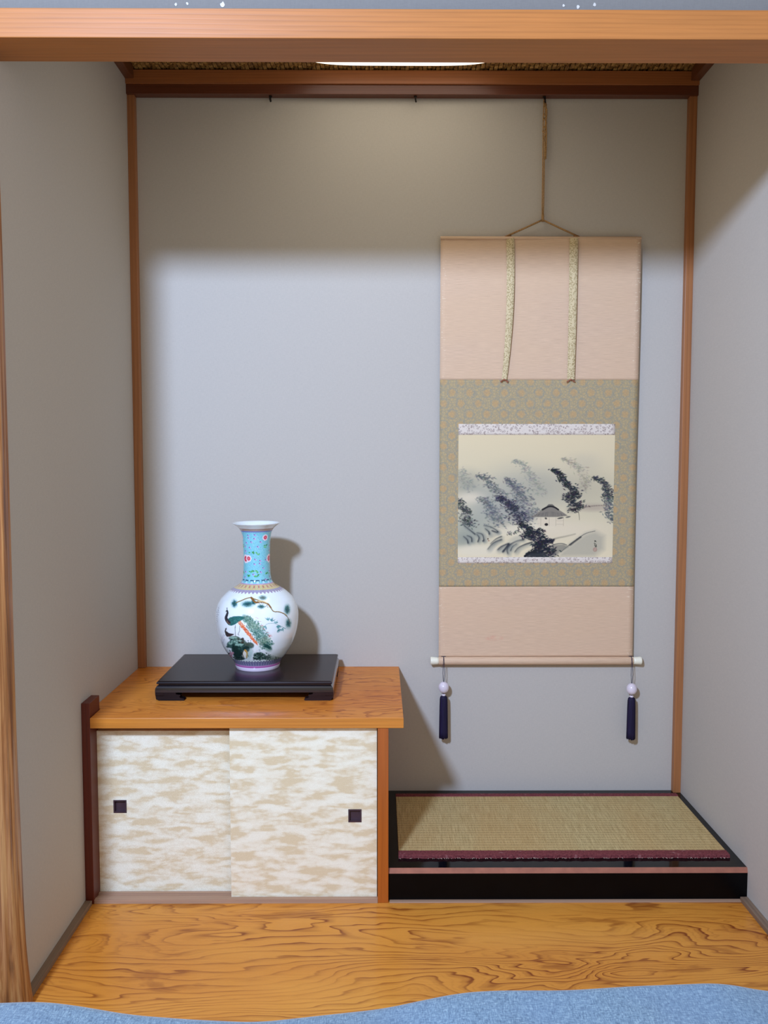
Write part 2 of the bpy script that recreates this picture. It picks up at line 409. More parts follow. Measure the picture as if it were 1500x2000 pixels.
# the plaited ceiling: woven strips, raised and lowered alternately (twill)
def weave():
    c = .0135; nx = int(W/c); ny = int(.90/c)
    V = []; F = []
    for j in range(ny):
        for i in range(nx):
            up = ((i+j) % 4) < 2
            x0, y0 = i*c, -.93+.03+j*c
            z = 2.3555 if up else 2.3535
            g = .0012
            if up: xs, ys = (x0-g*0, x0+c), (y0+g, y0+c-g)
            else: xs, ys = (x0+g, x0+c-g), (y0, y0+c)
            k = len(V); zb = 2.361
            if up: pr = [(xs[0], z+.003), ((xs[0]+xs[1])/2, z-.001), (xs[1], z+.003)]
            else: pr = None
            if up:
                for (x, zz) in pr: V += [(x, ys[0], zz), (x, ys[1], zz)]
            else:
                for (y, zz) in [(ys[0], z+.003), ((ys[0]+ys[1])/2, z-.001), (ys[1], z+.003)]: V += [(xs[0], y, zz), (xs[1], y, zz)]
            F += [(k, k+1, k+3, k+2), (k+2, k+3, k+5, k+4)]
            V += [(xs[0], ys[0], zb), (xs[1], ys[0], zb), (xs[1], ys[1], zb), (xs[0], ys[1], zb)]
            a = k+6
            if up:
                F += [(k, k+2, a), (k+2, a+1, a), (k+2, k+4, a+1), (k+1, a+3, k+3), (k+3, a+3, a+2), (k+3, a+2, k+5)]
            else:
                F += [(k, a, k+2), (k+2, a, a+3), (k+2, a+3, k+4), (k+1, k+3, a+1), (k+3, a+2, a+1), (k+3, k+5, a+2)]
    me = bpy.data.meshes.new('woven_strips'); me.from_pydata(V, [], F); me.update(); return me
def weave_mat():
    m = NT('plaited_bark', .6, .3)
    n = m.noise(m.co((74, 74, 1)), 1, 1); f = m.noise(m.co((300, 300, 60)), 1, 2)
    c = m.ramp(n, [(.3, lin4((96, 60, 24))), (.52, lin4((146, 102, 46))), (.7, lin4((184, 140, 76)))])
    m.base(m.mix(.2, c, m.ramp(f, [(.3, lin4((90, 56, 24))), (.7, lin4((200, 160, 96)))]))); return m.m
ce = bpy.data.objects['ceiling']
o = obj('woven_strips', weave(), weave_mat(), ce); o['kind'] = 'stuff'

struct('trim_1', boxm(-.6, W, -1.0, -.90, 1.979, 2.034, bev=.0015), M_BEAM)              # front beam
# natural log post at the left, rippled
def log_post():
    n, rows = 128, 420
    z = np.linspace(-.045, 1.98, rows)[:, None]; a = np.linspace(0, 2*np.pi, n, endpoint=False)[None, :]
    r = .056+.020*np.exp(-np.maximum(z, 0)/.13)*.8
    def g(fa, fz, ph): return np.sin(fa*a+fz*z+ph+1.3*np.sin(2.1*z+ph*2)+.8*np.sin(3*a+ph+2*z))
    rip = .5*g(14, 3.1, 0)+.35*g(23, -4.3, 1.7)+.3*g(9, 6, 3.1)+.2*g(31, 9, 4)
    r = r+.0016*rip
    P = np.stack([-.0425+r*np.cos(a)-.002*(z/2), -.955+r*np.sin(a)+0*z, z+0*a], -1)
    me = grid_mesh('trim_2', P[::-1].copy(), wrap=True); return me
def log_mat():
    m = NT('rippled_log', .42, .4, 0, .15)
    v = m.co((70, 70, 2.2)); n = m.noise(v, 1, 4, .6, .8); X = m.co((130, 130, 3)); f = m.noise(X, 1, 3, .6)
    c = m.ramp(n, [(.34, lin4((104, 56, 24))), (.46, lin4((164, 102, 52))), (.6, lin4((198, 142, 84))), (.75, lin4((140, 84, 40)))])
    m.base(m.mix(.25, c, m.ramp(f, [(.3, lin4((96, 52, 22))), (.7, lin4((204, 150, 96)))]))); m.bump(m.math('ADD', n, m.math('MULTIPLY', f, .3)), .5, .003); return m.m
struct('trim_2', log_post(), log_mat(), smooth=True)
struct('trim_3', boxm(0, .023, -.022, 0, .50, 2.31, bev=.0012), M_STRIP)                  # left corner strip
struct('trim_4', boxm(W-.024, W, -.022, 0, .088, 2.31, bev=.0012), M_STRIP)               # right corner strip
struct('trim_5', boxm(.0, W, -.03, 0, 2.280, 2.308, bev=.001), M_RAIL)                   # dark hanging rail
struct('trim_6', boxm(.0, W, -.036, 0, 2.3085, 2.349, bev=.001), M_LEDGE)                 # lighter ceiling edge
struct('trim_7', boxm(0, .026, -.90, -.036, 2.322, 2.360, bev=.001), M_LEDGEY)            # side edges
struct('trim_8', boxm(W-.026, W, -.90, -.036, 2.320, 2.360, bev=.001), M_LEDGEY)
struct('baseboard_left', boxm(0, .018, -.93, -.535, 0, .012, bev=.001), M_BASE)
struct('baseboard_right', boxm(W-.020, W, -1.0, -.523, 0, .012, bev=.001), M_BASE)
struct('trim_9', boxm(.80, W-.018, -.531, -.50, 0, .0035, bev=.0008), M_SILL)             # thin strip under the platform

# ------------------------------------------------------------------ cabinet
HC = .4995
cab = empty('low_cabinet', (.42, -.27, 0), 'low wooden cabinet with two cloud-patterned sliding doors, in the left corner', 'cabinet')
b = bmesh.new()
prism(b, [(0, 0), (.836, 0), (.836, -.532), (.0225, -.532), (.0225, -.452), (0, -.452)], 'z', .4715, HC)
es = [e for e in b.edges if abs(e.verts[0].co.z-e.verts[1].co.z) < 1e-6]
bmesh.ops.bevel(b, geom=es, offset=.0016, segments=2, profile=.5, affect='EDGES')
top = obj('top_board', b, M_SLAB, cab)
top.data.materials.append(M_FRONT)
for p in top.data.polygons:
    if abs(p.normal.y) > .9 and p.center.y+wloc(cab).y < -.5: p.material_index = 1
obj('side_post', boxm(.7685, .797, -.529, -.45, 0, .4715, bev=.0012), M_POST, cab)
obj('side_panel', boxm(.772, .794, -.45, 0, 0, .4715), M_POST, cab)
obj('wall_board', boxm(0, .022, -.532, -.455, .0, .538, bev=.0012), M_MAHOG, cab, label='dark red upright board against the wall')
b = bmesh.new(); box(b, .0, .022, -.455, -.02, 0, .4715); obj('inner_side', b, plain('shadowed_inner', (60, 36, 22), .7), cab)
obj('back_panel', boxm(.022, .772, -.02, -.005, 0.0, .4715), plain('inner_back', (120, 90, 60), .8), cab)
# sill with two grooves
b = bmesh.new()
for (y0, y1, z1) in [(-.530, -.516, .0105), (-.516, -.496, .007), (-.496, -.486, .0105), (-.486, -.466, .007), (-.466, -.45, .0105)]:
    box(b, .018, .7685, y0, y1, 0, z1)
obj('sill', b, M_SILL, cab)
obj('head_rail', boxm(.022, .7685, -.468, -.45, .449, .4715), plain('head_rail_wood', (150, 120, 84), .6), cab)

def door(x0, x1, y0, y1, z0, z1, px, pz):
    # paper panel with a square hole cut for the recessed pull
    h = .0175/1
    b = bmesh.new()
    box(b, x0, px-h, y0, y1, z0, z1); box(b, px+h, x1, y0, y1, z0, z1)
    box(b, px-h, px+h, y0, y1, z0, pz-h); box(b, px-h, px+h, y0, y1, pz+h, z1)
    d = obj('sliding_door', b, M_FUSUMA, cab)
    t = .0035
    b = bmesh.new()
    for (a, c, e, f) in [(px-h, px+h, pz+h-t, pz+h), (px-h, px+h, pz-h, pz-h+t), (px-h, px-h+t, pz-h+t, pz+h-t), (px+h-t, px+h, pz-h+t, pz+h-t)]:
        box(b, a, c, y0-.0012, y0+.010, e, f)
    box(b, px-h, px+h, y0+.008, y0+.012, pz-h, pz+h)
    obj('finger_pull', b, M_PULL, d)
    return d
M_PULL = plain('dark_plum_metal', (72, 52, 58), .35, .5, metal=.2, var=.1)
door(.022, .392, -.482, -.467, .0072, .449, .080, .243)
door(.380, .7665, -.513, -.498, .0072, .470, .7085, .230)

# ------------------------------------------------------------------ platform and mat
HP = .088
pl = empty('raised_platform', (1.27, -.26, 0), 'low black lacquered platform with a pink chamfered edge, right of the cabinet', 'platform')
obj('front_rail', boxm(.797, W, -.520, -.455, 0.004, HP-.0125, bev=.0008), M_LACQF, pl)
b = bmesh.new(); prism(b, [(-.5195, HP-.012), (-.5155, HP), (-.455, HP), (-.455, HP-.012)], 'x', .797, W)
o = obj('top_rail', b, M_LACQ, pl)
b = bmesh.new(); prism(b, [(-.5205, HP-.0125), (-.5165, HP+.0003), (-.514, HP+.0003), (-.517, HP-.0125)], 'x', .797, W)
obj('chamfer_edge', b, M_CHAMF, pl, label='dull pink chamfered edge')
obj('side_rail', boxm(.797, .823, -.455, -.0, .004, HP), M_LACQ, pl)
obj('side_rail', boxm(1.7275, W, -.455, -.0, .004, HP), M_LACQ, pl)
obj('back_rail', boxm(.823, 1.7275, -.045, 0, .004, HP), M_LACQ, pl)
obj('bed_board', boxm(.823, 1.7275, -.455, -.045, .01, HP), M_LACQ, pl)

mat = empty('tatami_mat', (1.27, -.26, HP), 'thin woven rush mat with maroon cloth borders lying on the black platform', 'mat')
mx0, mx1, my0, my1 = .8255, 1.7255, -.463, -.047
b = bmesh.new()
n = 40
box(b, mx0, mx1, my0+.020, my1-.020, HP+.0003, HP+.008, bev=.001)
obj('woven_rush', b, M_TATAMI, mat)
def border(ya, yb, fray):
    b = bmesh.new(); n = 160
    rows = []
    for i in range(n+1):
        x = mx0-.0005+(mx1-mx0+.001)*i/n; j = .0012*math.sin(i*.9)+rng.uniform(-.0009, .0009)
        y0 = ya+(j if fray else 0)
        z = HP+.0094+rng.uniform(-.0003, .0003)
        rows.append([b.verts.new(c) for c in [(x, y0, HP+.0003), (x, y0, z-.001), (x, y0+.002, z), (x, yb, z), (x, yb, HP+.0003)]])
    for i in range(n):
        for k in range(4): b.faces.new((rows[i][k], rows[i+1][k], rows[i+1][k+1], rows[i][k+1]))
    b.faces.new(rows[0]); b.faces.new(rows[-1][::-1])
    bmesh.ops.recalc_face_normals(b, faces=b.faces)
    return obj('border', b, M_BORDER, mat)
bd = border(my0, my0+.027, True)
border(my1-.020, my1, False)
b = bmesh.new()
for i in range(130):
    x = rng.uniform(mx0, mx1); 
    tube(b, [(x, my0+.001, HP+.0015), (x+rng.uniform(-.004, .004), my0-rng.uniform(.001, .004), HP+.0008)], .0006, 4)
o = obj('frayed_threads', b, M_FRAY, bd); o['kind'] = 'stuff'

# ------------------------------------------------------------------ stand
st = empty('display_stand', (.40, -.213, HC), 'black lacquered display stand with scrolled feet on the cabinet top, under the vase', 'stand')
sx0, sx1, sy0, sy1 = .1585, .6375, -.372, -.053
def loft(prof, hole=False):
    b = bmesh.new(); rings = []
    for z, o_ in prof:
        rings.append([b.verts.new(c) for c in [(sx0-o_, sy0-o_, z), (sx1+o_, sy0-o_, z), (sx1+o_, sy1+o_, z), (sx0-o_, sy1+o_, z)]])
    for i in range(len(rings)-1):
        for k in range(4): b.faces.new((rings[i][k], rings[i][(k+1) % 4], rings[i+1][(k+1) % 4], rings[i+1][k]))
    b.faces.new(rings[0]); b.faces.new(rings[-1][::-1])
    bmesh.ops.recalc_face_normals(b, faces=b.faces); return b
ZT = .553
obj('top_panel', loft([(ZT, -.0012), (ZT-.0006, 0), (ZT-.002, .0035), (ZT-.005, .0045), (ZT-.0075, .003), (ZT-.0085, .0)]), M_STAND, st)
obj('waist', loft([(ZT-.0084, -.0005), (ZT-.0118, -.0005)]), M_STAND, st)
obj('moulding', loft([(ZT-.0117, .001), (ZT-.0135, .004), (ZT-.018, .0068), (ZT-.024, .0078), (ZT-.030, .0078), (ZT-.0305, .002)]), M_STANDG, st)
zf = ZT-.0305
def foot_prof(s):
    # half profile measured from the outer corner inward (d) against height
    outer = [(-.0078, zf), (-.0076, .516), (-.0062, .510), (-.0035, .5045), (.000, .5008), (.003, HC)]
    inner = [(.072, HC), (.0735, .502), (.071, .5055), (.063, .5065), (.060, .5085), (.0595, .5115), (.062, .5135), (.0615, .5155), (.056, .5160), (.050, .5175), (.049, zf)]
    return outer+inner
for sxn in (0, 1):
    for syn in (0, 1):
        b = bmesh.new()
        px = [((sx0+d) if sxn == 0 else (sx1-d), z) for d, z in foot_prof(0)]
        y0 = sy0-.0078 if syn == 0 else sy1+.0078-.022
        prism(b, px, 'y', y0+ (0.0012 if syn == 0 else 0), y0+.022)
        py = [((sy0+d) if syn == 0 else (sy1-d), z) for d, z in foot_prof(0)]
        x0 = sx0-.0066 if sxn == 0 else sx1+.0066-.022
        prism(b, py, 'x', x0, x0+.022)
        obj('foot', b, M_STAND, st)
obj('under_frame', boxm(sx0+.02, sx1-.02, sy0+.02, sy1-.02, .5195, zf), M_STAND, st)

# ------------------------------------------------------------------ painter
class Canvas:
    def __init__(s, w, h, x0, y0, sc, bg):
        s.w, s.h, s.x0, s.y0, s.sc = w, h, x0, y0, sc
        s.a = np.zeros((h, w, 3)); s.a[:] = bg
        s.cl = None
    def _win(s, xa, ya, xb, yb):
        i0 = max(0, int((xa-s.x0)*s.sc)-1); i1 = min(s.w, int((xb-s.x0)*s.sc)+2)
        j0 = max(0, int((ya-s.y0)*s.sc)-1); j1 = min(s.h, int((yb-s.y0)*s.sc)+2)
        if i1 <= i0 or j1 <= j0: return None
        X = (np.arange(i0, i1)+.5)/s.sc+s.x0; Y = (np.arange(j0, j1)+.5)/s.sc+s.y0
        return (slice(j0, j1), slice(i0, i1)), X[None, :], Y[:, None]
    def _put(s, sl, k, col):
        k = np.clip(k, 0, 1)[..., None]; s.a[sl] = s.a[sl]*(1-k)+np.array(col, float)*k
    def blob(s, x, y, rx, ry, col, a=1, ang=0, soft=1.):
        R = max(rx, ry)*(1+soft*1.2); w_ = s._win(x-R, y-R, x+R, y+R)
        if not w_: return
        sl, X, Y = w_; c, n = math.cos(ang), math.sin(ang)
        u = ((X-x)*c+(Y-y)*n)/rx; v = (-(X-x)*n+(Y-y)*c)/ry
        d = np.sqrt(u*u+v*v); k = np.clip((1+soft*.6-d)/(soft*1.2+.05), 0, 1); k = k*k*(3-2*k)
        s._put(sl, a*k, col)
    def seg(s, p, q, w0, w1, col, a=1, soft=1.2):
        R = max(w0, w1)+soft+1; w_ = s._win(min(p[0], q[0])-R, min(p[1], q[1])-R, max(p[0], q[0])+R, max(p[1], q[1])+R)
        if not w_: return
        sl, X, Y = w_; dx, dy = q[0]-p[0], q[1]-p[1]; L = dx*dx+dy*dy+1e-9
        t = np.clip(((X-p[0])*dx+(Y-p[1])*dy)/L, 0, 1)
        d = np.hypot(X-p[0]-t*dx, Y-p[1]-t*dy); ww = w0+(w1-w0)*t
        s._put(sl, a*np.clip((ww+soft/2-d)/soft, 0, 1), col)
    def line(s, pts, w0, w1, col, a=1, soft=1.2):
        P = smooth_pts(pts); n = len(P)-1
        for i in range(n):
            f = i/n; s.seg(P[i], P[i+1], w0+(w1-w0)*f, w0+(w1-w0)*(i+1)/n, col, a, soft)
    def poly(s, pts, col, a=1, soft=2):
        xs = [p[0] for p in pts]; ys = [p[1] for p in pts]
        w_ = s._win(min(xs)-soft, min(ys)-soft, max(xs)+soft, max(ys)+soft)
        if not w_: return
        sl, X, Y = w_; ins = np.zeros((Y.shape[0], X.shape[1]), bool); D = np.full(ins.shape, 1e9)
        n = len(pts)
        for i in range(n):
            (x1, y1), (x2, y2) = pts[i], pts[(i+1) % n]
            if y1 != y2:
                ins ^= ((Y > min(y1, y2)) & (Y <= max(y1, y2)) & (X < (x2-x1)*(Y-y1)/(y2-y1)+x1))
            dx, dy = x2-x1, y2-y1; t = np.clip(((X-x1)*dx+(Y-y1)*dy)/(dx*dx+dy*dy+1e-9), 0, 1)
            D = np.minimum(D, np.hypot(X-x1-t*dx, Y-y1-t*dy))
        k = np.clip(np.where(ins, D, -D)/soft+.5, 0, 1); s._put(sl, a*k, col)
def smooth_pts(pts, k=6):
    if len(pts) < 3: return pts
    P = [pts[0]]+list(pts)+[pts[-1]]; out = []
    for i in range(1, len(P)-2):
        for j in range(k):
            t = j/k
            out.append(tuple(.5*((2*P[i][c])+(-P[i-1][c]+P[i+1][c])*t+(2*P[i-1][c]-5*P[i][c]+4*P[i+1][c]-P[i+2][c])*t*t+(-P[i-1][c]+3*P[i][c]-3*P[i+1][c]+P[i+2][c])*t**3) for c in (0, 1)))
    out.append(pts[-1]); return out

# ------------------------------------------------------------------ vase
VC = (.4105, -.205); VZ0 = .553
def yz(yc): return .9775-(yc-244)*.4245/1544
S = .000271
prof_c = [(1800, 236), (1785, 243), (1762, 247), (1742, 250), (1722, 262), (1690, 286), (1650, 318), (1600, 352), (1550, 381), (1500, 402), (1450, 420), (1400, 433),
          (1350, 442), (1300, 447), (1240, 449), (1200, 447), (1150, 438), (1100, 420), (1050, 390), (1010, 352), (980, 318), (955, 287), (935, 255), (915, 222), (897, 192),
          (880, 174), (855, 160), (820, 153), (760, 147), (650, 143), (560, 145), (450, 149), (390, 154), (345, 163), (315, 176), (290, 196), (270, 222), (256, 243), (248, 254), (243, 257)]
pr_z = np.array([yz(y) for y, _ in prof_c]); pr_r = np.array([r*S for _, r in prof_c])
def resample(zs, rs, n):
    d = np.concatenate([[0], np.cumsum(np.hypot(np.diff(zs), np.diff(rs)))])
    t = np.linspace(0, d[-1], n)
    # smooth (moving average) after dense sampling
    z = np.interp(t, d, zs); r = np.interp(t, d, rs)
    k = 9; pad = k//2
    def sm(a):
        b_ = np.concatenate([2*a[0]-a[pad:0:-1], a, 2*a[-1]-a[-2:-pad-2:-1]]); return np.convolve(b_, np.ones(k)/k, 'valid')
    return sm(z), sm(r)
NR = 470; NA = 520
vz, vr = resample(pr_z, pr_r, NR)
vz = vz-(vz[0]-VZ0)
ang = np.linspace(0, 2*np.pi, NA, endpoint=False)

# canvas in the coordinates of a magnified view of the vase
CV = Canvas(1100, 1560, 140, 230, 1.0, (238, 244, 243))
def paint_vase(c):
    T = (46, 104, 104); rs = random.Random(3)
    def needles(x, y, rx, ry, n, col, a=.6):
        c.blob(x, y, rx*.85, ry*.85, (96, 146, 140), .6, soft=.9)
        for _ in range(n):
            t = rs.uniform(0, 6.28); q = rs.uniform(0, .6); px, py = x+rx*q*math.cos(t), y+ry*q*math.sin(t)
            t2 = rs.uniform(0, 6.28); L = rs.uniform(16, 28)
            cc = [v+rs.uniform(-22, 22) for v in col]
            c.seg((px, py), (px+L*math.cos(t2)*rx/max(rx, ry), py+L*math.sin(t2)*ry/max(rx, ry)), 1.8, .8, cc, a, 2)
    # pine boughs
    for (x, y, rx, ry) in [(432, 1105, 40, 50), (575, 1110, 78, 42), (740, 1040, 52, 30), (722, 1138, 44, 26), (1005, 1170, 40, 66), (1018, 1320, 38, 62), (640, 1090, 30, 34)]:
        needles(x, y, rx, ry, int(rx*ry/11), T)
        needles(x, y, rx*.55, ry*.55, int(rx*ry/50), (22, 74, 78), .8)
    br = [(450, 1095), (500, 1075), (560, 1050), (610, 1040), (650, 1055), (700, 1070), (760, 1085), (800, 1115), (830, 1155), (860, 1190), (920, 1195), (970, 1215), (1000, 1240)]
    c.line(br, 5, 5, (96, 74, 40), 1, 3); c.line([(x, y-3) for x, y in br], 2.4, 2, (200, 164, 92), .9, 2)
    c.line([(615, 1040), (660, 1090), (720, 1085), (790, 1105), (830, 1150)], 11, 7, (142, 100, 52), 1, 4)
    c.line([(690, 1078), (740, 1078), (790, 1100)], 5, 4, (232, 206, 150), .9, 3)
    for _ in range(16):
        x = rs.uniform(630, 820); c.blob(x, 1045+(x-630)*.4+rs.uniform(10, 34), 6, 3, (96, 60, 30), .8, soft=.5)
    c.line([(1000, 1240), (1020, 1270), (1030, 1300)], 3, 3, (96, 74, 50), .9, 2)
    # bamboo spray
    c.line([(740, 1370), (790, 1325), (860, 1320), (940, 1350), (990, 1380)], 1.6, 1.6, (70, 120, 110), .7, 2)
    for (x, y, n) in [(800, 1290, 9), (835, 1300, 7), (910, 1340, 13), (915, 1380, 10), (880, 1320, 6), (960, 1365, 5), (770, 1345, 5)]:
        for _ in range(n):
            t = rs.uniform(.3, 2.6) if y > 1330 else rs.uniform(-2.6, -.4); L = rs.uniform(26, 52)
            ex, ey = x+L*math.cos(t), y+L*math.sin(t); mx, my = (x+ex)/2, (y+ey)/2
            cc = rs.choice([(84, 150, 150), (60, 122, 126), (120, 176, 176)])
            c.seg((x, y), (mx, my), 1, 4.4, cc, .85, 2); c.seg((mx, my), (ex, ey), 4.4, .6, cc, .85, 2)
    # peacock tail
    tail = [(545, 1255), (600, 1300), (650, 1370), (700, 1440), (750, 1510), (790, 1570)]
    P = smooth_pts(tail)
    for i, (x, y) in enumerate(P):
        w_ = 36+34*math.sin(min(1, i/len(P)*1.25)*2.2); c.blob(x, y, w_, w_*.62, (128, 162, 146), .5, .9, .6)
    for _ in range(620):
        i = rs.randrange(len(P)); x, y = P[i]; w_ = 34+44*math.sin(min(1, i/len(P)*1.25)*2.2); o_ = rs.uniform(-w_, w_*1.15); x += o_*.86+rs.uniform(-9, 9); y += -o_*.42+rs.uniform(-9, 9)
        cc = rs.choice([(44, 100, 90), (30, 82, 80), (80, 140, 120), (190, 216, 200), (72, 112, 84), (150, 186, 160)])
        c.blob(x, y, rs.uniform(5, 9), rs.uniform(3, 6), cc, .75, rs.uniform(.5, 1.4), .5)
    for _ in range(46):
        i = rs.randrange(len(P)); x, y = P[i]; o_ = rs.uniform(-60, 60); x += o_*.86; y -= o_*.42
        c.blob(x, y, 11, 8, (40, 92, 82), .9, .6, .4); c.blob(x, y, 7, 5, (206, 222, 196), .9, .6, .4); c.blob(x, y, 3.4, 3, (44, 84, 110), .9, .6, .4)
    for _ in range(26):
        i = rs.randrange(6, len(P)-6); x, y = P[i]; x += 62+rs.uniform(-6, 12); y -= 40+rs.uniform(-8, 8)
        c.seg((x, y), (x+rs.uniform(18, 34), y+rs.uniform(-10, 6)), 2, .8, rs.choice([(206, 110, 100), (96, 140, 110), (190, 90, 86)]), .8, 2)
    for _ in range(30):
        c.seg((780+rs.uniform(-24, 16), 1560+rs.uniform(-20, 16)), (800+rs.uniform(0, 44), 1590+rs.uniform(-12, 20)), 3, 1, (34, 76, 70), .85, 2)
    # orange flank
    for _ in range(200):
        t = rs.random(); x = 478+t*190+rs.uniform(-18, 20)*(1-.45*t); y = 1300+t*232+rs.uniform(-20, 20)*(1-.45*t)
        L = rs.uniform(14, 28)
        c.seg((x, y), (x+L*.62, y+L*.78), 4.5, 1, rs.choice([(230, 104, 56), (240, 136, 82), (206, 78, 40), (246, 176, 130)]), .85, 2)
    # body and neck
    c.poly([(352, 1290), (372, 1262), (420, 1243), (490, 1240), (545, 1248), (520, 1280), (480, 1300), (440, 1330), (400, 1345), (370, 1338), (352, 1318)], (36, 104, 98), 1, 5)
    for _ in range(90):
        x, y = rs.uniform(375, 530), rs.uniform(1250, 1325)
        if y < 1345-(x-375)*.5: c.seg((x, y), (x+13, y+3), 2.4, 1, rs.choice([(80, 150, 140), (24, 74, 78), (60, 128, 112)]), .7, 2)
    c.line([(372, 1310), (350, 1285), (342, 1255), (352, 1225), (358, 1200), (352, 1182)], 19, 7, (42, 44, 54), 1, 4)
    c.blob(352, 1183, 12, 9, (40, 42, 48), 1, 0, .4); c.seg((345, 1188), (333, 1196), 3, 1, (60, 54, 50), 1, 2)
    for k in (-6, 0, 7): c.seg((354, 1176), (352+k, 1150), 1.2, 1.6, (70, 70, 74), .9, 2)
    c.line([(350, 1290), (360, 1310), (385, 1330)], 4, 4, (150, 110, 80), .6, 4)
    c.line([(442, 1340), (440, 1400), (446, 1480)], 2.6, 2.4, (60, 62, 60), .95, 2); c.line([(490, 1350), (488, 1400), (470, 1440)], 2.2, 2.2, (70, 66, 60), .9, 2)
    for k in (-14, 0, 12): c.seg((446, 1478), (446+k, 1488), 2, 1, (60, 60, 58), .9, 2)
    c.seg((470, 1440), (486, 1450), 2, 1, (60, 60, 58), .9, 2)
    # second bird
    c.poly([(332, 1412), (348, 1405), (372, 1425), (430, 1436), (420, 1446), (385, 1462), (352, 1465), (336, 1445)], (50, 46, 50), 1, 4)
    c.line([(340, 1425), (334, 1400), (342, 1380)], 8, 5, (44, 42, 46), 1, 3); c.blob(341, 1378, 9, 7, (44, 42, 46), 1, 0, .4)
    for k in (-4, 4): c.seg((344, 1372), (346+k, 1358), 1, 1, (70, 66, 66), .9, 2)
    # rock
    for (x, y, rx, ry) in [(430, 1480, 60, 24), (470, 1520, 86, 36), (400, 1550, 50, 40), (520, 1560, 80, 44), (470, 1620, 66, 60), (600, 1560, 46, 34)]:
        c.blob(x, y, rx, ry, (44, 78, 70), .9, 0, .25)
    for (x, y, rx, ry) in [(420, 1475, 44, 14), (455, 1515, 60, 20), (390, 1535, 24, 16), (480, 1550, 56, 16)]:
        c.blob(x, y, rx, ry, (158, 196, 178), .9, 0, .5)
    for _ in range(150):
        x, y = rs.gauss(470, 60), rs.uniform(1480, 1700)
        if 350 < x < 620: c.blob(x, y, rs.uniform(5, 14), rs.uniform(3, 9), rs.choice([(20, 40, 38), (36, 70, 60), (16, 30, 34), (110, 150, 132)]), .7, rs.uniform(0, 3), .5)
    for (x, y, rx, ry) in [(470, 1650, 50, 50), (560, 1600, 40, 34), (440, 1590, 40, 30), (700, 1660, 60, 24), (760, 1690, 70, 20), (700, 1700, 60, 16), (490, 1700, 60, 20)]:
        c.blob(x, y, rx, ry, (26, 48, 44), .85, 0, .3)
    for _ in range(120):
        x, y = rs.uniform(640, 830), rs.uniform(1635, 1720); c.blob(x, y, rs.uniform(4, 11), rs.uniform(3, 7), rs.choice([(20, 40, 38), (60, 96, 80), (30, 56, 50), (150, 178, 160)]), .75, 0, .5)
    for _ in range(90):
        x = rs.uniform(820, 940); c.seg((x, 1712), (x+rs.uniform(-7, 7), 1690-rs.uniform(0, 36)*(940-x)/120), 2, .8, (90, 108, 96), .6, 2)
    c.blob(870, 1690, 80, 40, (170, 182, 166), .35, 0, 1.2)
    c.blob(545, 1650, 26, 46, (240, 236, 220), 1, .2, .2); c.line([(548, 1610), (570, 1640), (566, 1690)], 10, 7, (196, 150, 70), .9, 3); c.line([(528, 1620), (520, 1650), (535, 1690)], 4, 4, (60, 48, 30), .9, 2)
    c.blob(600, 1650, 30, 60, (140, 180, 170), .5, .3, .9)
    for (x, y) in [(390, 1640), (404, 1655), (382, 1665), (415, 1640), (400, 1680)]:
        for k in range(5):
            a_ = k*1.256; c.blob(x+8*math.cos(a_), y+8*math.sin(a_), 6, 6, (206, 140, 176), .8, 0, .5)
        c.blob(x, y, 4, 4, (236, 200, 90), .9, 0, .4)
    for _ in range(14):
        x, y = rs.uniform(600, 720), rs.uniform(1560, 1650); t = rs.uniform(-2.4, -.6); c.seg((x, y), (x+26*math.cos(t), y+26*math.sin(t)), 1.6, .8, rs.choice([(110, 140, 150), (190, 150, 140), (120, 160, 140)]), .7, 2)
    # faint columns of small brush marks at the left edge
    for col_x, ya, yb in [(262, 1155, 1240), (244, 1200, 1260), (240, 1270, 1400)]:
        y = ya
        while y < yb:
            for _ in range(4):
                x = col_x+rs.uniform(-6, 6); yy = y+rs.uniform(-6, 6); c.seg((x, yy), (x+rs.uniform(-6, 6), yy+rs.uniform(-5, 5)), 1.6, 1, (96, 100, 110), .75, 1.5)
            y += 22
    for _ in range(22):
        x, y = rs.uniform(290, 330), rs.uniform(1450, 1540); c.seg((x, y), (x+rs.uniform(-12, 12), y-rs.uniform(8, 20)), 1.6, .8, rs.choice([(160, 170, 190), (200, 170, 190)]), .7, 2)
paint_vase(CV)

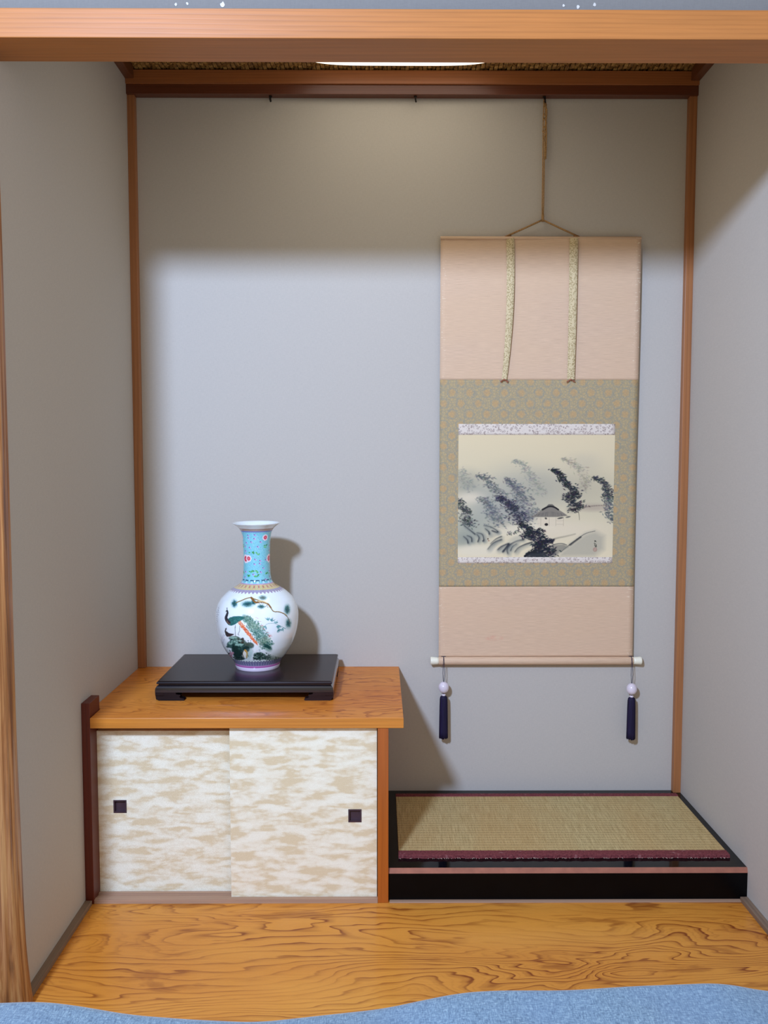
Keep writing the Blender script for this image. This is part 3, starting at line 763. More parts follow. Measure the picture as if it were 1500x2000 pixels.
def band_colors(yc, th):
    """decorative rings, by height (yc in the canvas rows) and angle; returns colour, alpha"""
    C = np.zeros(yc.shape+(3,)); A = np.zeros(yc.shape)
    def put(msk, col, a=1.):
        m_ = np.clip(msk, 0, 1)*a
        C[:] = C*(1-m_[..., None])+np.array(col, float)*m_[..., None]; A[:] = np.maximum(A, m_)
    def rng_(a, b): return ((yc >= a) & (yc < b)).astype(float)
    # neck
    put(rng_(278, 872), (128, 206, 212))
    rs = np.random.RandomState(9)
    U = th*147.  # arc length in canvas px on the neck
    L = 2*np.pi*147
    def dot(u0, y0, ru, ry, col, a=1., rot=0.):
        du = (U-u0+L/2) % L-L/2; dy = yc-y0
        c_, s_ = math.cos(rot), math.sin(rot); p = (du*c_+dy*s_)/ru; q = (-du*s_+dy*c_)/ry
        d = p*p+q*q; put(np.clip((1.25-d)/.5, 0, 1)*(yc < 868)*(yc > 270), col, a)
    # scroll texture on the turquoise
    curl = np.sin(U*.42+3*np.sin(yc*.11))*np.sin(yc*.40+2.6*np.sin(U*.12))
    put(np.clip((curl-.45)*3, 0, 1)*rng_(300, 850), (86, 152, 196), .55)
    put(np.clip((-curl-.5)*3, 0, 1)*rng_(300, 850), (186, 210, 226), .7)
    for _ in range(420):
        dot(rs.uniform(-L/2, L/2), rs.uniform(318, 835), rs.uniform(2.5, 5), rs.uniform(2.5, 5), [(150, 120, 190), (90, 140, 200), (196, 214, 236), (120, 180, 160)][rs.randint(4)], .65)
    put(rng_(278, 312), (196, 140, 132)); put(rng_(278, 312)*(np.sin(U*.5) > .2), (120, 170, 150), .8); put(rng_(306, 318), (110, 120, 190), .8)
    F = -math.pi/2*147   # front of the vase
    def flower(u, y, r, col):
        for k in range(7):
            a_ = k*.9; dot(u+r*.6*math.cos(a_), y+r*.6*math.sin(a_), r*.5, r*.5, (250, 224, 226), .95)
        for k in range(7):
            a_ = k*.9+.4; dot(u+r*.35*math.cos(a_), y+r*.35*math.sin(a_), r*.34, r*.34, col, .95)
        dot(u, y, r*.26, r*.26, (240, 120, 130))
    def leaves(u, y, n, sp):
        for k in range(n):
            dot(u+rs.uniform(-sp, sp), y+rs.uniform(-14, 14), 13, 5.5, [(64, 168, 84), (40, 136, 76), (110, 196, 110)][k % 3], .95, rs.uniform(-1.2, 1.2))
    for rep in range(3):
        base = F+rep*L/3
        # crop coordinates: centre column x=682
        flower(base-118, 606, 44, (212, 64, 84)); flower(base+118, 378, 32, (214, 70, 96)); flower(base+235, 600, 34, (214, 80, 96))
        leaves(base-5, 542, 9, 56); leaves(base-10, 735, 10, 50); leaves(base+130, 470, 6, 26); leaves(base-70, 775, 5, 20); leaves(base+30, 780, 5, 30); leaves(base+150, 760, 5, 26)
        for (du, y) in [(-70, 350), (0, 345), (-5, 385), (-70, 380), (-120, 470), (-100, 430), (0, 605), (55, 620), (-8, 655), (50, 650), (125, 615), (-120, 520), (-120, 740), (60, 740), (-20, 765), (90, 700), (-60, 480), (30, 470), (-125, 800), (110, 820), (-40, 420), (60, 420)]:
            dot(base+du+9, y+6, 13, 9, (186, 190, 232), .8); dot(base+du, y, 6.5, 6.5, (132, 70, 150), .95); dot(base+du+10, y+9, 5, 5, (214, 130, 176), .9)
    # dark lappets at the foot of the neck
    lap = np.abs(((U/ (L/16)) % 1)-.5)
    put(rng_(824, 838)*(lap < .32), (34, 60, 96), .95); put(rng_(838, 852)*(np.abs(lap-.30) < .06), (40, 70, 110), .85)
    put(rng_(842, 862)*(lap < .22), (196, 222, 240), .8)
    put(rng_(862, 874), (200, 150, 176), .85)
    # yellow shoulder band, then lavender ruyi fringe
    put(rng_(874, 918), (222, 196, 130))
    k = (th*26/(2*np.pi)) % 1
    put(rng_(878, 906)*(np.abs(k-.5) < .16), (222, 130, 96), .7); put(rng_(884, 900)*(np.abs(k-.5) < .08), (150, 50, 60), .9)
    k2 = (th*52/(2*np.pi)) % 1
    put(rng_(876, 911)*(np.abs(k2-.5) < .12), (150, 190, 150), .6); put(rng_(876, 911)*(np.abs(k2-.1) < .1), (238, 160, 170), .6)
    edge = 938+8*np.cos(th*44)
    put(((yc >= 918) & (yc < edge+6)).astype(float), (176, 164, 182)); put(((yc >= 916) & (yc < edge-4)).astype(float)*(np.cos(th*88) > 0), (132, 134, 168), .6)
    put(((yc >= edge) & (yc < edge+6)).astype(float), (160, 116, 150), .8)
    # foot
    e2 = 1672+6*np.cos(th*60)
    put(((yc > e2) & (yc < 1728)).astype(float), (150, 148, 174)); put(((yc > e2+8) & (yc < 1722)).astype(float)*(np.sin(th*60) > .1), (96, 92, 140), .6)
    put(((yc > e2-4) & (yc < e2+3)).astype(float), (92, 82, 130), .8)
    put(rng_(1726, 1750), (176, 92, 156)); put(rng_(1730, 1734), (220, 170, 206), .7)
    put(rng_(1750, 1830), (238, 222, 236))
    return C, A
zz = vz[:, None]+0*ang[None, :]; rr = vr[:, None]
PV = np.stack([VC[0]+rr*np.cos(ang)[None, :], VC[1]+rr*np.sin(ang)[None, :], zz], -1)
ycz = 244+(.9775-zz)*1544/.4245
d = PV-np.array([CAM['x'], CAM['y'], CAM['z']])
dep = d@np.array(CF); uu = 750+CAM['f']*(d@np.array(CR))/dep; vv = 1000-CAM['f']*(d@np.array(CU))/dep
cx_, cy_ = (uu-380)*5.554, (vv-980)*5.554
ix = np.clip(((cx_-CV.x0)*CV.sc).astype(int), 0, CV.w-1); iy = np.clip(((cy_-CV.y0)*CV.sc).astype(int), 0, CV.h-1)
front = (np.sin(ang) < .12)[None, :]&(ycz > 930)
base = np.where(front[..., None], CV.a[iy, ix], np.array([238, 244, 243.]))
bc, ba = band_colors(ycz, ang[None, :]+0*zz)
base = base*(1-ba[..., None])+bc*ba[..., None]
vase = empty('vase', (VC[0], VC[1], VZ0), 'tall porcelain vase with turquoise flowered neck and a painted peacock on its round white body', 'vase')
i1 = int(np.argmin(abs(ycz[:, 0]-1750))); i2 = int(np.argmin(abs(ycz[:, 0]-872))); i3 = int(np.argmin(abs(ycz[:, 0]-276)))
for nm, a_, b_ in [('foot_ring', 0, i1), ('body', i1, i2), ('neck', i2, i3)]:
    me = grid_mesh(nm, PV[a_:b_+1][::-1].copy(), base[a_:b_+1][::-1].copy(), wrap=True)
    obj(nm, me, M_VASE, vase, True)
# rim: outer lip, then the inside of the neck
rimz = list(vz[i3:]); rimr = list(vr[i3:])
zt_, rt_ = rimz[-1], rimr[-1]
inner = [(rt_-.0006, zt_+.0012), (rt_-.002, zt_+.0014), (rt_-.005, zt_-.0005), (rt_-.015, zt_-.006), (rt_-.026, zt_-.018), (rt_-.0315, zt_-.035), (.0345, zt_-.08), (.0345, zt_-.18)]
R_ = np.array(rimr+[r for r, _ in inner]); Z_ = np.array(rimz+[z for _, z in inner])
PR = np.stack([VC[0]+R_[:, None]*np.cos(ang)[None], VC[1]+R_[:, None]*np.sin(ang)[None], Z_[:, None]+0*ang[None]], -1)
obj('rim', grid_mesh('rim', PR[::-1].copy(), wrap=True), M_PORC, vase, True)

# ------------------------------------------------------------------ hanging scroll
SXC = 1.2745
scr = empty('hanging_scroll', (SXC, -.018, .522), 'hanging scroll with an ink landscape framed in grey-green brocade and pink silk', 'scroll')
X0, X1 = .963, 1.586
def sy(x, z):
    t = (x-X0)/(X1-X0)
    return -(.0165+.004*np.sin(z*4.1+.6)+.0035*np.cos((t-.5)*3.1)*np.sin(z*3+1)**2+.0022*np.sin(t*5+z*2.2))
def sheet(name, x0, x1, z0, z1, nx, nz, off, mat, thick=.0007, colors=None, wav=0):
    xs = np.linspace(x0, x1, nx)[None, :]; zs = np.linspace(z1, z0, nz)[:, None]
    y = sy(xs, zs)-off
    XX = xs+0*zs+wav*np.sin(zs*9)
    P = np.stack([XX, y, zs+0*xs], -1)
    me = grid_mesh(name, P, colors)
    if thick:
        bm = bmesh.new(); bm.from_mesh(me)
        be = [e for e in bm.edges if e.is_boundary]
        r = bmesh.ops.extrude_edge_only(bm, edges=be)
        for g in r['geom']:
            if isinstance(g, bmesh.types.BMVert): g.co.y += thick
        bm.to_mesh(me); bm.free()
    return obj(name, me, mat, scr)
sheet('top_silk', X0, X1, 1.4165, 1.853, 40, 60, 0, M_SILK, .0012)
sheet('bottom_silk', X0, X1, .536, .762, 40, 40, 0, M_SILK, .0012)
sheet('brocade_panel', X0, X1, .7615, 1.417, 40, 90, 0.0002, M_BROC, .0012)
PX0, PX1, PZ0, PZ1 = 1.0225, 1.5165, .856, 1.2445
sheet('upper_strip', PX0, PX1, 1.2445, 1.279, 40, 6, .0009, M_ICHI, .0007)
sheet('lower_strip', PX0, PX1, .8365, .856, 40, 4, .0009, M_ICHI, .0007)

# ink painting, in the coordinates of a magnified view (165..1280, 183..1058)
KS = .52
CW, CH = int(1115*KS), int(875*KS)
PC = Canvas(CW, CH, 165, 183, KS, (226, 216, 190))
def ink(c):
    rs = random.Random(11)
    Y = (np.arange(c.h)/c.h)[:, None, None]
    top_, mid_, bot_ = np.array([234, 222, 186.]), np.array([220, 214, 184.]), np.array([240, 230, 196.])
    c.a[:] = np.where(Y < .55, top_+(mid_-top_)*Y/.55, mid_+(bot_-mid_)*(Y-.55)/.45)
    # mist and wash
    for (x, y, rx, ry, col, a) in [(230, 540, 110, 90, (150, 156, 148), .55), (330, 700, 120, 130, (176, 184, 176), .5), (620, 560, 260, 150, (186, 188, 174), .55), (780, 560, 220, 110, (180, 180, 164), .6),
                                   (480, 650, 160, 130, (168, 174, 168), .5), (1110, 560, 160, 120, (186, 182, 160), .45), (250, 630, 90, 40, (236, 228, 204), .8), (560, 760, 200, 90, (150, 158, 160), .4),
                                   (250, 860, 130, 110, (160, 170, 160), .75), (190, 930, 80, 50, (150, 160, 150), .6), (1130, 700, 120, 26, (176, 162, 148), .55), (1050, 380, 120, 60, (200, 196, 176), .4)]:
        c.blob(x, y, rx, ry, col, a, 0, 1.3)
    c.blob(900, 860, 300, 60, (236, 226, 200), .75, 0, 1.3); c.blob(640, 850, 190, 40, (238, 232, 206), .8, -.15, 1.2); c.blob(300, 1010, 160, 40, (238, 232, 206), .9, 0, .8)
    def clump(x, y, n, sp, L, col, a, dirn=.35):
        for _ in range(n):
            px, py = rs.gauss(x, sp), rs.gauss(y, sp*.55); t = rs.gauss(dirn, .5)
            if rs.random() < .35: t = rs.gauss(-.35, .35)
            l = L*rs.uniform(.6, 1.2); mx, my = px+l*.5*math.cos(t), py+l*.5*math.sin(t); ex, ey = px+l*math.cos(t), py+l*math.sin(t)
            cc = [v+rs.uniform(-12, 12) for v in col]
            c.seg((px, py), (mx, my), 1.4, 4.2, cc, a*.72, 4); c.seg((mx, my), (ex, ey), 4.2, 1, cc, a*.72, 4)
    def tree(path, n, sp0, sp1, L, col, a, stem=True, dirn=.35):
        P = smooth_pts(path, 5)
        if stem:
            for i in range(len(P)-1): c.seg(P[i], P[i+1], 1, 1.4, col, a*.6, 2)
        m_ = len(P)
        for i, (x, y) in enumerate(P):
            f = i/max(1, m_-1); c.blob(x, y, (sp0+(sp1-sp0)*f)*1.2, (sp0+(sp1-sp0)*f)*.8, col, a*.13, .3, 1.3); clump(x, y, max(1, int(1.4*n/m_)), sp0+(sp1-sp0)*f, L, col, a, dirn)
    F1, F2 = (140, 146, 138), (150, 146, 132)
    tree([(560, 365), (620, 395), (660, 460), (710, 520), (760, 590)], 150, 12, 34, 26, F1, .28, False)
    tree([(905, 355), (980, 385), (1040, 440), (1070, 520), (1050, 560)], 140, 12, 32, 26, F2, .28, False)
    tree([(175, 440), (200, 500), (240, 560)], 90, 20, 44, 26, (130, 138, 132), .22, False)
    tree([(305, 472), (370, 500), (400, 555), (460, 600)], 130, 13, 30, 24, (96, 102, 104), .42)
    tree([(510, 500), (560, 545), (600, 600), (640, 660)], 190, 14, 44, 24, (96, 102, 108), .42)
    tree([(330, 640), (390, 690), (420, 760), (460, 810)], 200, 22, 46, 24, (100, 108, 112), .40)
    tree([(560, 680), (620, 740), (650, 790)], 150, 40, 44, 24, (100, 106, 116), .38)
    tree([(455, 630), (520, 670), (560, 720), (600, 790)], 210, 16, 40, 24, (54, 57, 72), .62)
    tree([(720, 715), (690, 740), (670, 770)], 50, 18, 24, 20, (110, 116, 116), .4, False)
    DK = (44, 48, 54)
    tree([(830, 430), (880, 455), (905, 500), (950, 545), (1000, 595), (970, 640)], 210, 9, 27, 22, DK, .72)
    tree([(1000, 600), (930, 625), (990, 670), (1030, 690), (970, 720)], 120, 18, 26, 22, DK, .68)
    c.line([(1010, 690), (1030, 740), (1037, 790)], 2.2, 1.2, (80, 78, 72), .8, 2)
    tree([(1130, 487), (1190, 515), (1215, 560), (1240, 600), (1225, 640)], 150, 10, 26, 22, (58, 64, 68), .6)
    tree([(1240, 640), (1235, 720), (1260, 790)], 110, 22, 20, 22, (86, 96, 100), .5)
    tree([(175, 650), (185, 700), (230, 730), (215, 790), (240, 820)], 150, 14, 30, 22, (60, 66, 68), .5)
    # hut
    c.poly([(695, 768), (760, 722), (805, 698), (860, 700), (910, 730), (952, 758), (880, 768)], (138, 134, 124), .95, 5)
    for _ in range(60):
        x = rs.uniform(730, 930); c.seg((x, 728+abs(x-830)*.2), (x+(x-830)*.15, 762), 1.5, 1, (100, 100, 98), .35, 2)
    c.poly([(800, 690), (815, 676), (840, 676), (856, 688), (850, 700), (808, 700)], (120, 118, 110), .95, 3)
    c.line([(770, 716), (805, 697), (830, 692), (858, 699), (885, 716)], 6, 5, (46, 46, 48), .9, 3)
    c.poly([(735, 772), (925, 770), (925, 835), (740, 832)], (232, 222, 196), .8, 6)
    for x in (760, 820, 868, 922): c.line([(x, 772), (x, 832)], 1.1, 1.1, (150, 138, 118), .6, 2)
    c.line([(868, 795), (922, 795)], 1, 1, (160, 148, 126), .5, 2); c.line([(868, 820), (922, 820)], 1, 1, (160, 148, 126), .5, 2)
    c.blob(800, 822, 13, 10, (42, 40, 42), .95, 0, .4); c.blob(796, 778, 9, 7, (70, 68, 66), .8, .5, .5); c.blob(900, 776, 22, 6, (64, 66, 66), .8, -.2, .6); c.blob(955, 768, 18, 6, (84, 86, 84), .7, -.2, .6)
    # rocks on the left bank
    def rock(pts, w_, col=(66, 72, 76), a=.8, wash=(140, 150, 146)):
        c.line([(x+12, y+9) for x, y in pts], w_*2.4, w_*1.6, wash, .12, 22)
        c.line([(x+3, y+3) for x, y in pts], w_*.9, w_*1.1, col, .10, 14)
        c.line(pts, w_*.15, w_*.75, col, a*.62, 7)
    for P in [[(350, 828), (400, 838), (448, 868), (446, 878), (410, 866)], [(360, 850), (386, 872), (392, 892)], [(300, 880), (340, 892), (352, 930), (346, 940)], [(300, 890), (318, 915), (310, 945)], [(230, 900), (262, 915), (266, 945)],
              [(205, 905), (232, 930), (240, 955)], [(210, 830), (250, 860), (290, 892)]]: rock(P, 6)
    rock([(380, 1000), (410, 965), (440, 945), (480, 930)], 7); rock([(400, 960), (440, 925), (480, 907)], 5)
    rock([(452, 1004), (480, 980), (530, 960), (520, 980), (490, 1018)], 9, (48, 54, 64)); rock([(526, 1032), (520, 1000), (540, 968), (590, 940), (640, 930)], 7, (54, 60, 68))
    rock([(575, 1020), (600, 990), (650, 965), (700, 950)], 7, (56, 62, 68)); rock([(590, 960), (560, 980), (545, 1010)], 6, (90, 98, 100))
    c.blob(590, 925, 60, 20, (190, 192, 176), .6, -.3, 1); c.blob(420, 900, 50, 14, (170, 172, 158), .4, -.3, 1)
    for (x, y) in [(530, 885), (570, 880), (600, 868)]: clump(x, y, 10, 9, 18, (96, 98, 92), .5)
    c.blob(382, 925, 5, 6, (80, 60, 54), .8, 0, .5); c.blob(388, 938, 6, 4, (150, 96, 80), .7, 0, .5)
    # right foreground hills
    c.poly([(905, 1020), (960, 975), (1020, 930), (1080, 888), (1150, 868), (1215, 905), (1215, 1000), (1150, 1052), (900, 1056)], (186, 184, 166), .8, 46)
    c.line([(905, 1020), (960, 975), (1020, 930), (1080, 888), (1150, 868)], 2.5, 1.6, (88, 90, 88), .8, 5); c.line([(970, 970), (1020, 932), (1050, 910)], 6, 4, (60, 62, 64), .6, 10)
    c.poly([(800, 1010), (850, 968), (930, 962), (960, 985), (900, 1020), (870, 1056), (790, 1056)], (134, 134, 124), .75, 18); c.line([(815, 1000), (855, 968), (910, 958), (950, 970)], 3, 1.6, (80, 84, 86), .7, 5)
    c.line([(830, 935), (880, 920), (950, 905), (1010, 890)], 5, 2, (150, 146, 130), .5, 12); c.line([(1060, 700), (1140, 688), (1235, 684)], 3, 2, (124, 112, 104), .6, 8)
    # dark bamboo in the foreground
    D2 = (38, 42, 52)
    tree([(610, 820), (660, 845), (690, 875), (650, 900), (700, 915)], 150, 18, 28, 22, D2, .72)
    tree([(760, 865), (730, 885), (770, 915), (720, 935)], 90, 16, 24, 22, D2, .7)
    tree([(830, 938), (780, 945), (750, 975), (790, 1000), (840, 1025)], 190, 14, 30, 22, D2, .75)
    tree([(740, 960), (730, 1010), (700, 1035), (780, 1040)], 190, 20, 28, 22, D2, .75)
    c.line([(650, 1050), (680, 1028), (730, 1010)], 9, 5, (40, 44, 50), .9, 4)
    c.poly([(655, 1058), (700, 1030), (790, 1030), (820, 1058)], (60, 66, 70), .8, 10)
    # brush signature and seal
    for p, q in [((1148, 938), (1160, 946)), ((1154, 938), (1148, 948)), ((1146, 958), (1156, 960)), ((1150, 966), (1148, 974)), ((1156, 972), (1164, 978)), ((1152, 980), (1162, 984)), ((1160, 966), (1156, 980))]:
        c.seg(p, q, 2.6, 1.8, (50, 56, 50), .9, 2)
    c.blob(1152, 1002, 15, 16, (176, 140, 126), .75, 0, .3); c.blob(1152, 1002, 8, 9, (206, 190, 168), .8, 0, .4); c.seg((1146, 998), (1158, 1006), 1.5, 1.5, (176, 130, 118), .8, 2)
ink(PC)
sheet('ink_painting', PX0, PX1, PZ0, PZ1, CW, CH, .0008, M_INK, 0, PC.a)

# top bar, roller, knobs
b = bmesh.new(); lathe(b, [(.0045, X0-.0005), (.0052, X0), (.0052, X1), (.0045, X1+.0005)], (0, float(sy(1.27, 1.853))+.003, 1.853), 12, 'x')
obj('top_bar', b, M_SILK, scr, True)
ry = -.019; rz = .5225
b = bmesh.new(); lathe(b, [(.0125, X0), (.013, X0+.001), (.013, X1-.001), (.0125, X1)], (0, ry, rz), 24, 'x'); obj('roller', b, M_SILK, scr, True)
for a_, b_, s_ in [(.9365, X0, 1), (X1, 1.6145, -1)]:
    b = bmesh.new(); pr = [(.0105, 0), (.0128, .001), (.0130, .004), (.0118, .020), (.0115, .0265)]
    if s_ > 0: pr2 = [(r, a_+t) for r, t in pr]
    else: pr2 = [(r, b_-t) for r, t in pr][::-1]
    lathe(b, pr2, (0, ry, rz), 24, 'x'); obj('roller_knob', b, M_IVORY, scr, True, label='ivory roller end')
# hanging ribbons
def ribbon(xt, xb, w_, bend):
    n = 50; rows = []; b = bmesh.new()
    for i in range(n+1):
        t = i/n; z = 1.852-(1.852-1.4175)*t; x = xt+(xb-xt)*t**2.2+bend*math.sin(t*math.pi)
        ww = w_*(1-.38*t**1.5) if bend else w_*(1-.14*t)
        y = float(sy(x, z))-.0022-.002*math.sin(t*3.1); tw = .003+(.004*math.sin(t*2.6) if bend else .004)
        rows.append([b.verts.new((x-ww/2, y, z)), b.verts.new((x, y-.0008, z)), b.verts.new((x+ww/2, y-tw, z)), b.verts.new((x+ww/2+.0005, y-tw+.002, z))])
    for i in range(n):
        for k in range(3): b.faces.new((rows[i][k], rows[i+1][k], rows[i+1][k+1], rows[i][k+1]))
    r = obj('ribbon', b, M_RIBBON, scr, True, label='gold-figured hanging ribbon')
    b = bmesh.new(); rs = random.Random(int(xt*1000))
    zb = 1.417; yb = float(sy(xb, zb))-.005
    for k in range(26):
        a_ = rs.uniform(-1.1, 1.1); s_ = -1 if k % 2 else 1
        tube(b, [(xb+s_*.002, yb, zb), (xb+s_*(.006+.004*rs.random()), yb-.002*rs.random(), zb-.003-.003*abs(a_)), (xb+s_*(.008+.006*rs.random()), yb-.002, zb-.006*rs.random()-.004)], .0008, 4)
    lathe(b, [(.0005, -.004), (.0035, -.002), (.004, 0), (.003, .002), (.0005, .003)], (xb, yb, zb), 10)
    o = obj('tuft', b, M_TUFT, r); return r
ribbon(1.1785, 1.1645, .0245, .0035)
ribbon(1.3745, 1.3725, .0250, 0)
# cord: hook to ring of the scroll
cy0 = -.019
AP = (1.279, cy0, 1.9085)
b = bmesh.new()
for s_ in (-1, 1):
    e = (1.279+s_*.1135, cy0+.004, 1.8585)
    tube(b, [AP, ((AP[0]+e[0])/2, cy0+.001, (AP[2]+e[2])/2-.0008), e], .0028, 8)
    # small metal eyelet
for dx in (-.0022, .0022):
    tube(b, [(1.279+dx*.6, cy0, 1.908), (1.2792+dx, cy0, 1.95), (1.2796+dx, cy0, 2.05), (1.2796+dx*1.1, cy0, 2.15), (1.2798+dx*1.5, cy0-.001, 2.22), (1.279+dx*.7, cy0-.004, 2.268)], .0019, 8)
tube(b, [(1.279, cy0-.001, 1.903), (1.279, cy0-.001, 1.925)], .0042, 10)
obj('cord', b, M_CORD, scr, True)
b = bmesh.new(); pts = []
for i in range(90):
    t = i/89; a_ = t*34; z = 2.255-.10*t
    pts.append((1.2815+.0048*math.cos(a_)+.002*math.sin(a_*.37), cy0-.001+.0042*math.sin(a_), z+.003*math.sin(a_*.5)))
tube(b, pts, .0017, 6)
tube(b, [(1.283, cy0-.003, 2.26), (1.2872, cy0-.003, 2.23), (1.285, cy0-.003, 2.20), (1.2868, cy0-.003, 2.17), (1.2862, cy0-.003, 2.12), (1.2855, cy0-.003, 2.092)], .0022, 6)
tube(b, [(1.2808, cy0-.003, 2.16), (1.2830, cy0-.003, 2.12), (1.2835, cy0-.003, 2.09)], .0022, 6)
obj('cord_wrapping', b, M_CORD, scr, True)
for s_ in (-1, 1):
    b = bmesh.new(); ex = 1.279+s_*.104
    tube(b, [(ex+s_*.017, cy0+.004, 1.8555), (ex+s_*.006, cy0, 1.8590), (ex-s_*.004, cy0-.001, 1.8612), (ex-s_*.008, cy0+.002, 1.8565)], [.0024, .0028, .0024, .0018], 8)
    lathe(b, [(.0006, 0), (.0022, .0008), (.0022, .005), (.0008, .0065)], (ex-s_*.004, cy0, 1.8585), 8)
    obj('eyelet', b, plain('aged_brass', (134, 92, 52), .45, .5, metal=.5), scr, True, label='small dark brass eyelet')

# hooks under the rail
def hook(x, lab):
    h = empty('hanging_hook', (x, -.017, 2.28), lab, 'hook', 'iron hooks under the rail')
    b = bmesh.new(); z0 = 2.2805
    tube(b, [(x, -.019, z0), (x, -.019, z0-.010), (x+.0015, -.0215, z0-.018), (x+.0015, -.0275, z0-.0215), (x, -.032, z0-.017), (x, -.0325, z0-.010)], .0024, 8)
    obj('hook_wire', b, M_IRON, h, True)
    b = bmesh.new(); lathe(b, [(.0045, -.003), (.005, -.001), (.005, .0), (.0045, .0004)], (x, -.017, 2.28), 14); obj('hook_plate', b, M_IRON, h, True)
hook(.4390, 'small empty dark hook under the rail, leftmost of the three')
hook(.8835, 'small empty dark hook under the middle of the rail, above the bare wall')
hook(1.2795, 'small dark hook under the rail holding the scroll cord')

# tassel weights
def weight(x, zb, zt, bz, lab):
    t = empty('tassel_weight', (x, -.0345, zt), lab, 'tassel', 'bead and tassel weights hanging from the scroll roller')
    y = -.0345
    b = bmesh.new()
    for s_ in (-1, 1):
        tube(b, [(x+s_*.0006, y, bz+.015), (x+s_*.0028, y+.0005, bz+.045), (x+s_*.0012, y+.0022, rz), (x+s_*.0005, y+.0045, rz+.0105), (x, ry, rz+.0145)], .0008, 6)
    tube(b, [(x-.007, -.0205, rz+.0142), (x+.007, -.0205, rz+.0142)], .0008, 6)
    tube(b, [(x, y, bz-.024), (x, y, bz+.016)], .0014, 6)
    obj('cord_loop', b, M_DCORD, t, True)
    b = bmesh.new(); pr = [(.0165*math.sin(math.pi*k/20)+.0003, -.0185*math.cos(math.pi*k/20)) for k in range(21)]
    lathe(b, pr, (x, y, bz), 32); obj('bead', b, M_BEAD, t, True)
    b = bmesh.new(); z0 = bz-.0185
    lathe(b, [(.0045, -.006), (.0062, -.0045), (.0062, -.0015), (.004, 0)], (x, y, z0-.003), 16)
    obj('tassel_cap', b, M_BEAD, t, True, label='small pale cap')
    b = bmesh.new(); rs = random.Random(int(x*777)); n = 40
    prof = [(0, .006), (.003, .0105), (.010, .0118), (.03, .0125), (.06, .013), (.09, .0135), (.105, .0138)]
    zt2 = z0-.008; L = zt2-zb; rings = []
    for d_, r in prof:
        rings.append([b.verts.new((x+(r+(.0007 if k % 2 else -.0004))*math.cos(2*math.pi*k/n)*1.0, y+(r+(.0007 if k % 2 else -.0004))*math.sin(2*math.pi*k/n)*.8, zt2-d_*L/.105+(rs.uniform(-.004, .002) if d_ > .1 else 0))) for k in range(n)])
    for i in range(len(rings)-1):
        for k in range(n): b.faces.new((rings[i][k], rings[i+1][k], rings[i+1][(k+1) % n], rings[i][(k+1) % n]))
    b.faces.new(rings[0]); b.faces.new(rings[-1][::-1]); bmesh.ops.recalc_face_normals(b, faces=b.faces)
    o = obj('silk_fringe', b, M_TASSEL, t, True, label='dark purple silk fringe')
weight(.9785, .2765, .536, .4400, 'white bead with dark purple tassel hanging from the left end of the scroll roller')
weight(1.5805, .2735, .536, .4345, 'white bead with dark purple tassel hanging from the right end of the scroll roller')

# ------------------------------------------------------------------ alcove lamp on the plaited ceiling
lamp = empty('ceiling_lamp', (.834, -.41, 2.352), 'white lit ceiling lamp fixed to the woven alcove ceiling, half hidden by the beam', 'lamp')
def oval(a_, b_, zs, n=96, e=5.):
    b = bmesh.new(); rings = []
    for z, k in zs:
        ring = []
        for i in range(n):
            t = 2*math.pi*i/n; c, q = math.cos(t), math.sin(t)
            ring.append(b.verts.new((.834+(a_-(1-k)*.3)*math.copysign(abs(c)**(2/e), c), -.41+(b_-(1-k)*.3)*math.copysign(abs(q)**(2/e), q), z)))
        rings.append(ring)
    for j in range(len(rings)-1):
        for i in range(n): b.faces.new((rings[j][i], rings[j][(i+1) % n], rings[j+1][(i+1) % n], rings[j+1][i]))
    b.faces.new(rings[0]); b.faces.new(rings[-1]); bmesh.ops.recalc_face_normals(b, faces=b.faces); return b
ml = NT('lit_diffuser', .4); ml.base((.9, .9, .88, 1)); ml.b.inputs['Emission Color'].default_value = (1, .94, .80, 1); ml.b.inputs['Emission Strength'].default_value = 1.75
obj('diffuser', oval(.325, .308, [(2.345, 1.), (2.336, .998), (2.329, .975), (2.325, .93), (2.322, .8), (2.319, .4)]), ml.m, lamp, True)
obj('lamp_base', oval(.322, .305, [(2.353, 1.), (2.345, 1.)]), M_IVORY, lamp)

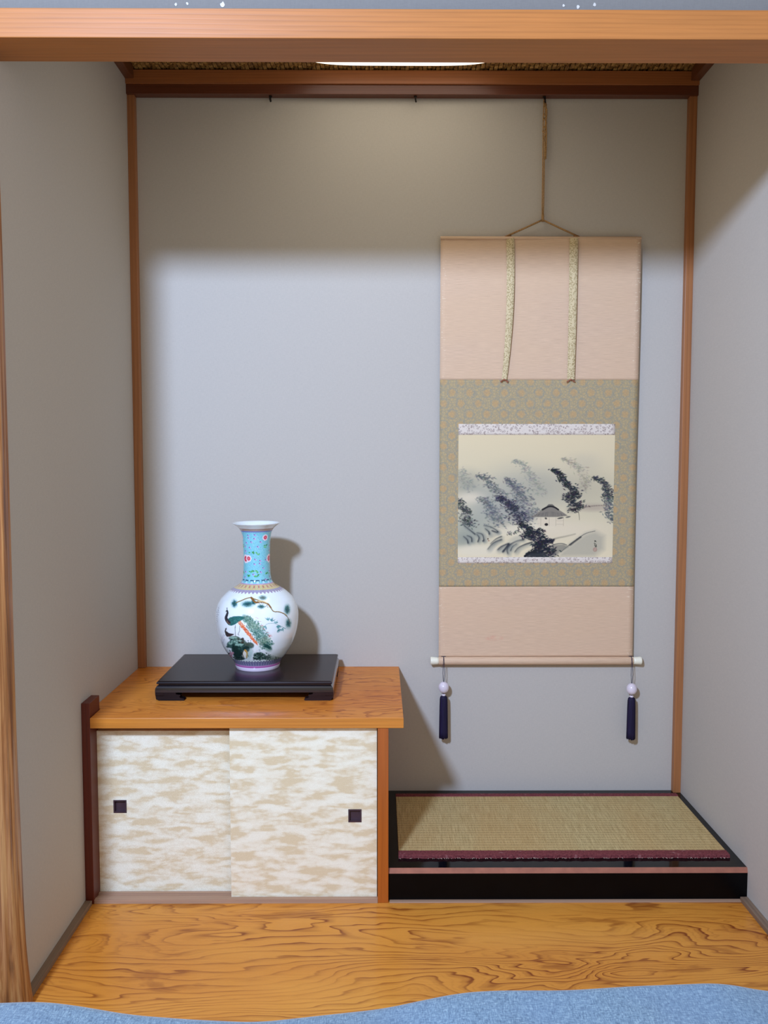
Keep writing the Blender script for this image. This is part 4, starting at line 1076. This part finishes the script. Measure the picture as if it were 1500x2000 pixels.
# ------------------------------------------------------------------ quilt in the foreground
def quilt():
    # height of the far edge, read along x, at y = -1.08
    def bk(u, v, y):
        d_ = CF*CAM['f']+CR*(u-750)-CU*(v-1000); t = (y-CAM['y'])/d_.y
        return CAM['x']+d_.x*t, CAM['z']+d_.z*t
    prof = [(-300, 1972), (0, 1967), (65, 1964), (125, 1970), (250, 1991), (375, 1999), (500, 2003), (625, 1988), (750, 1975), (806, 1963), (892, 1946), (958, 1941), (1110, 1942), (1247, 1932), (1414, 1923), (1500, 1939), (1600, 1944)]
    e = np.array([bk(u, v, -1.085) for u, v in prof])
    nx, ny = 340, 150
    xs = np.linspace(-.42, 1.738, nx)
    k = np.interp(xs, e[:, 0], e[:, 1]); kk = np.convolve(np.pad(k, 6, 'edge'), np.ones(13)/13, 'valid')
    # s runs from the floor up over the rounded far edge and towards the camera
    rows = []
    for j in range(ny):
        t = j/(ny-1)
        if t < .22:
            a_ = t/.22*math.pi/2; y = -1.03-.055*(1-math.cos(a_)); zf_ = math.sin(a_)**.8
            y = -1.085+.055*math.cos(a_)
        else:
            y = -1.085-(t-.22)/.78*.85; zf_ = 1
        far = max(0, (-1.085-y))
        base_ = kk*math.exp(-far*2.5)+(1-math.exp(-far*2.5))*.10
        z = -.044+(base_+.044)*zf_
        wr = .006*np.sin(xs*9+far*14+1)*min(1, far*6)+.004*np.sin(xs*21-far*9)*min(1, far*8)-.012*min(1, far*9)
        rows.append(np.stack([xs, np.full(nx, y)+.004*np.sin(xs*6+1)*(1 if t > .05 else 0), z+wr], -1))
    P = np.array(rows)[::-1]
    me = grid_mesh('quilt', P[::-1].copy()); return me
q = quilt()
qe = empty('quilt', (.66, -1.5, -.045), 'pale blue cotton quilt, rumpled, spread along the bottom edge in front of the alcove floor', 'quilt')
qo = obj('quilt_cover', q, M_QUILT, qe, True)
bm = bmesh.new(); bm.from_mesh(qo.data); bmesh.ops.recalc_face_normals(bm, faces=bm.faces)
if sum(f.normal.z for f in bm.faces) < 0: bmesh.ops.reverse_faces(bm, faces=bm.faces)
bm.to_mesh(qo.data); bm.free()
obj('quilt_filling', boxm(-.40, 1.72, -1.93, -1.10, -.045, .02, bev=.03), plain('quilt_lining', (190, 200, 214), .9), qe)
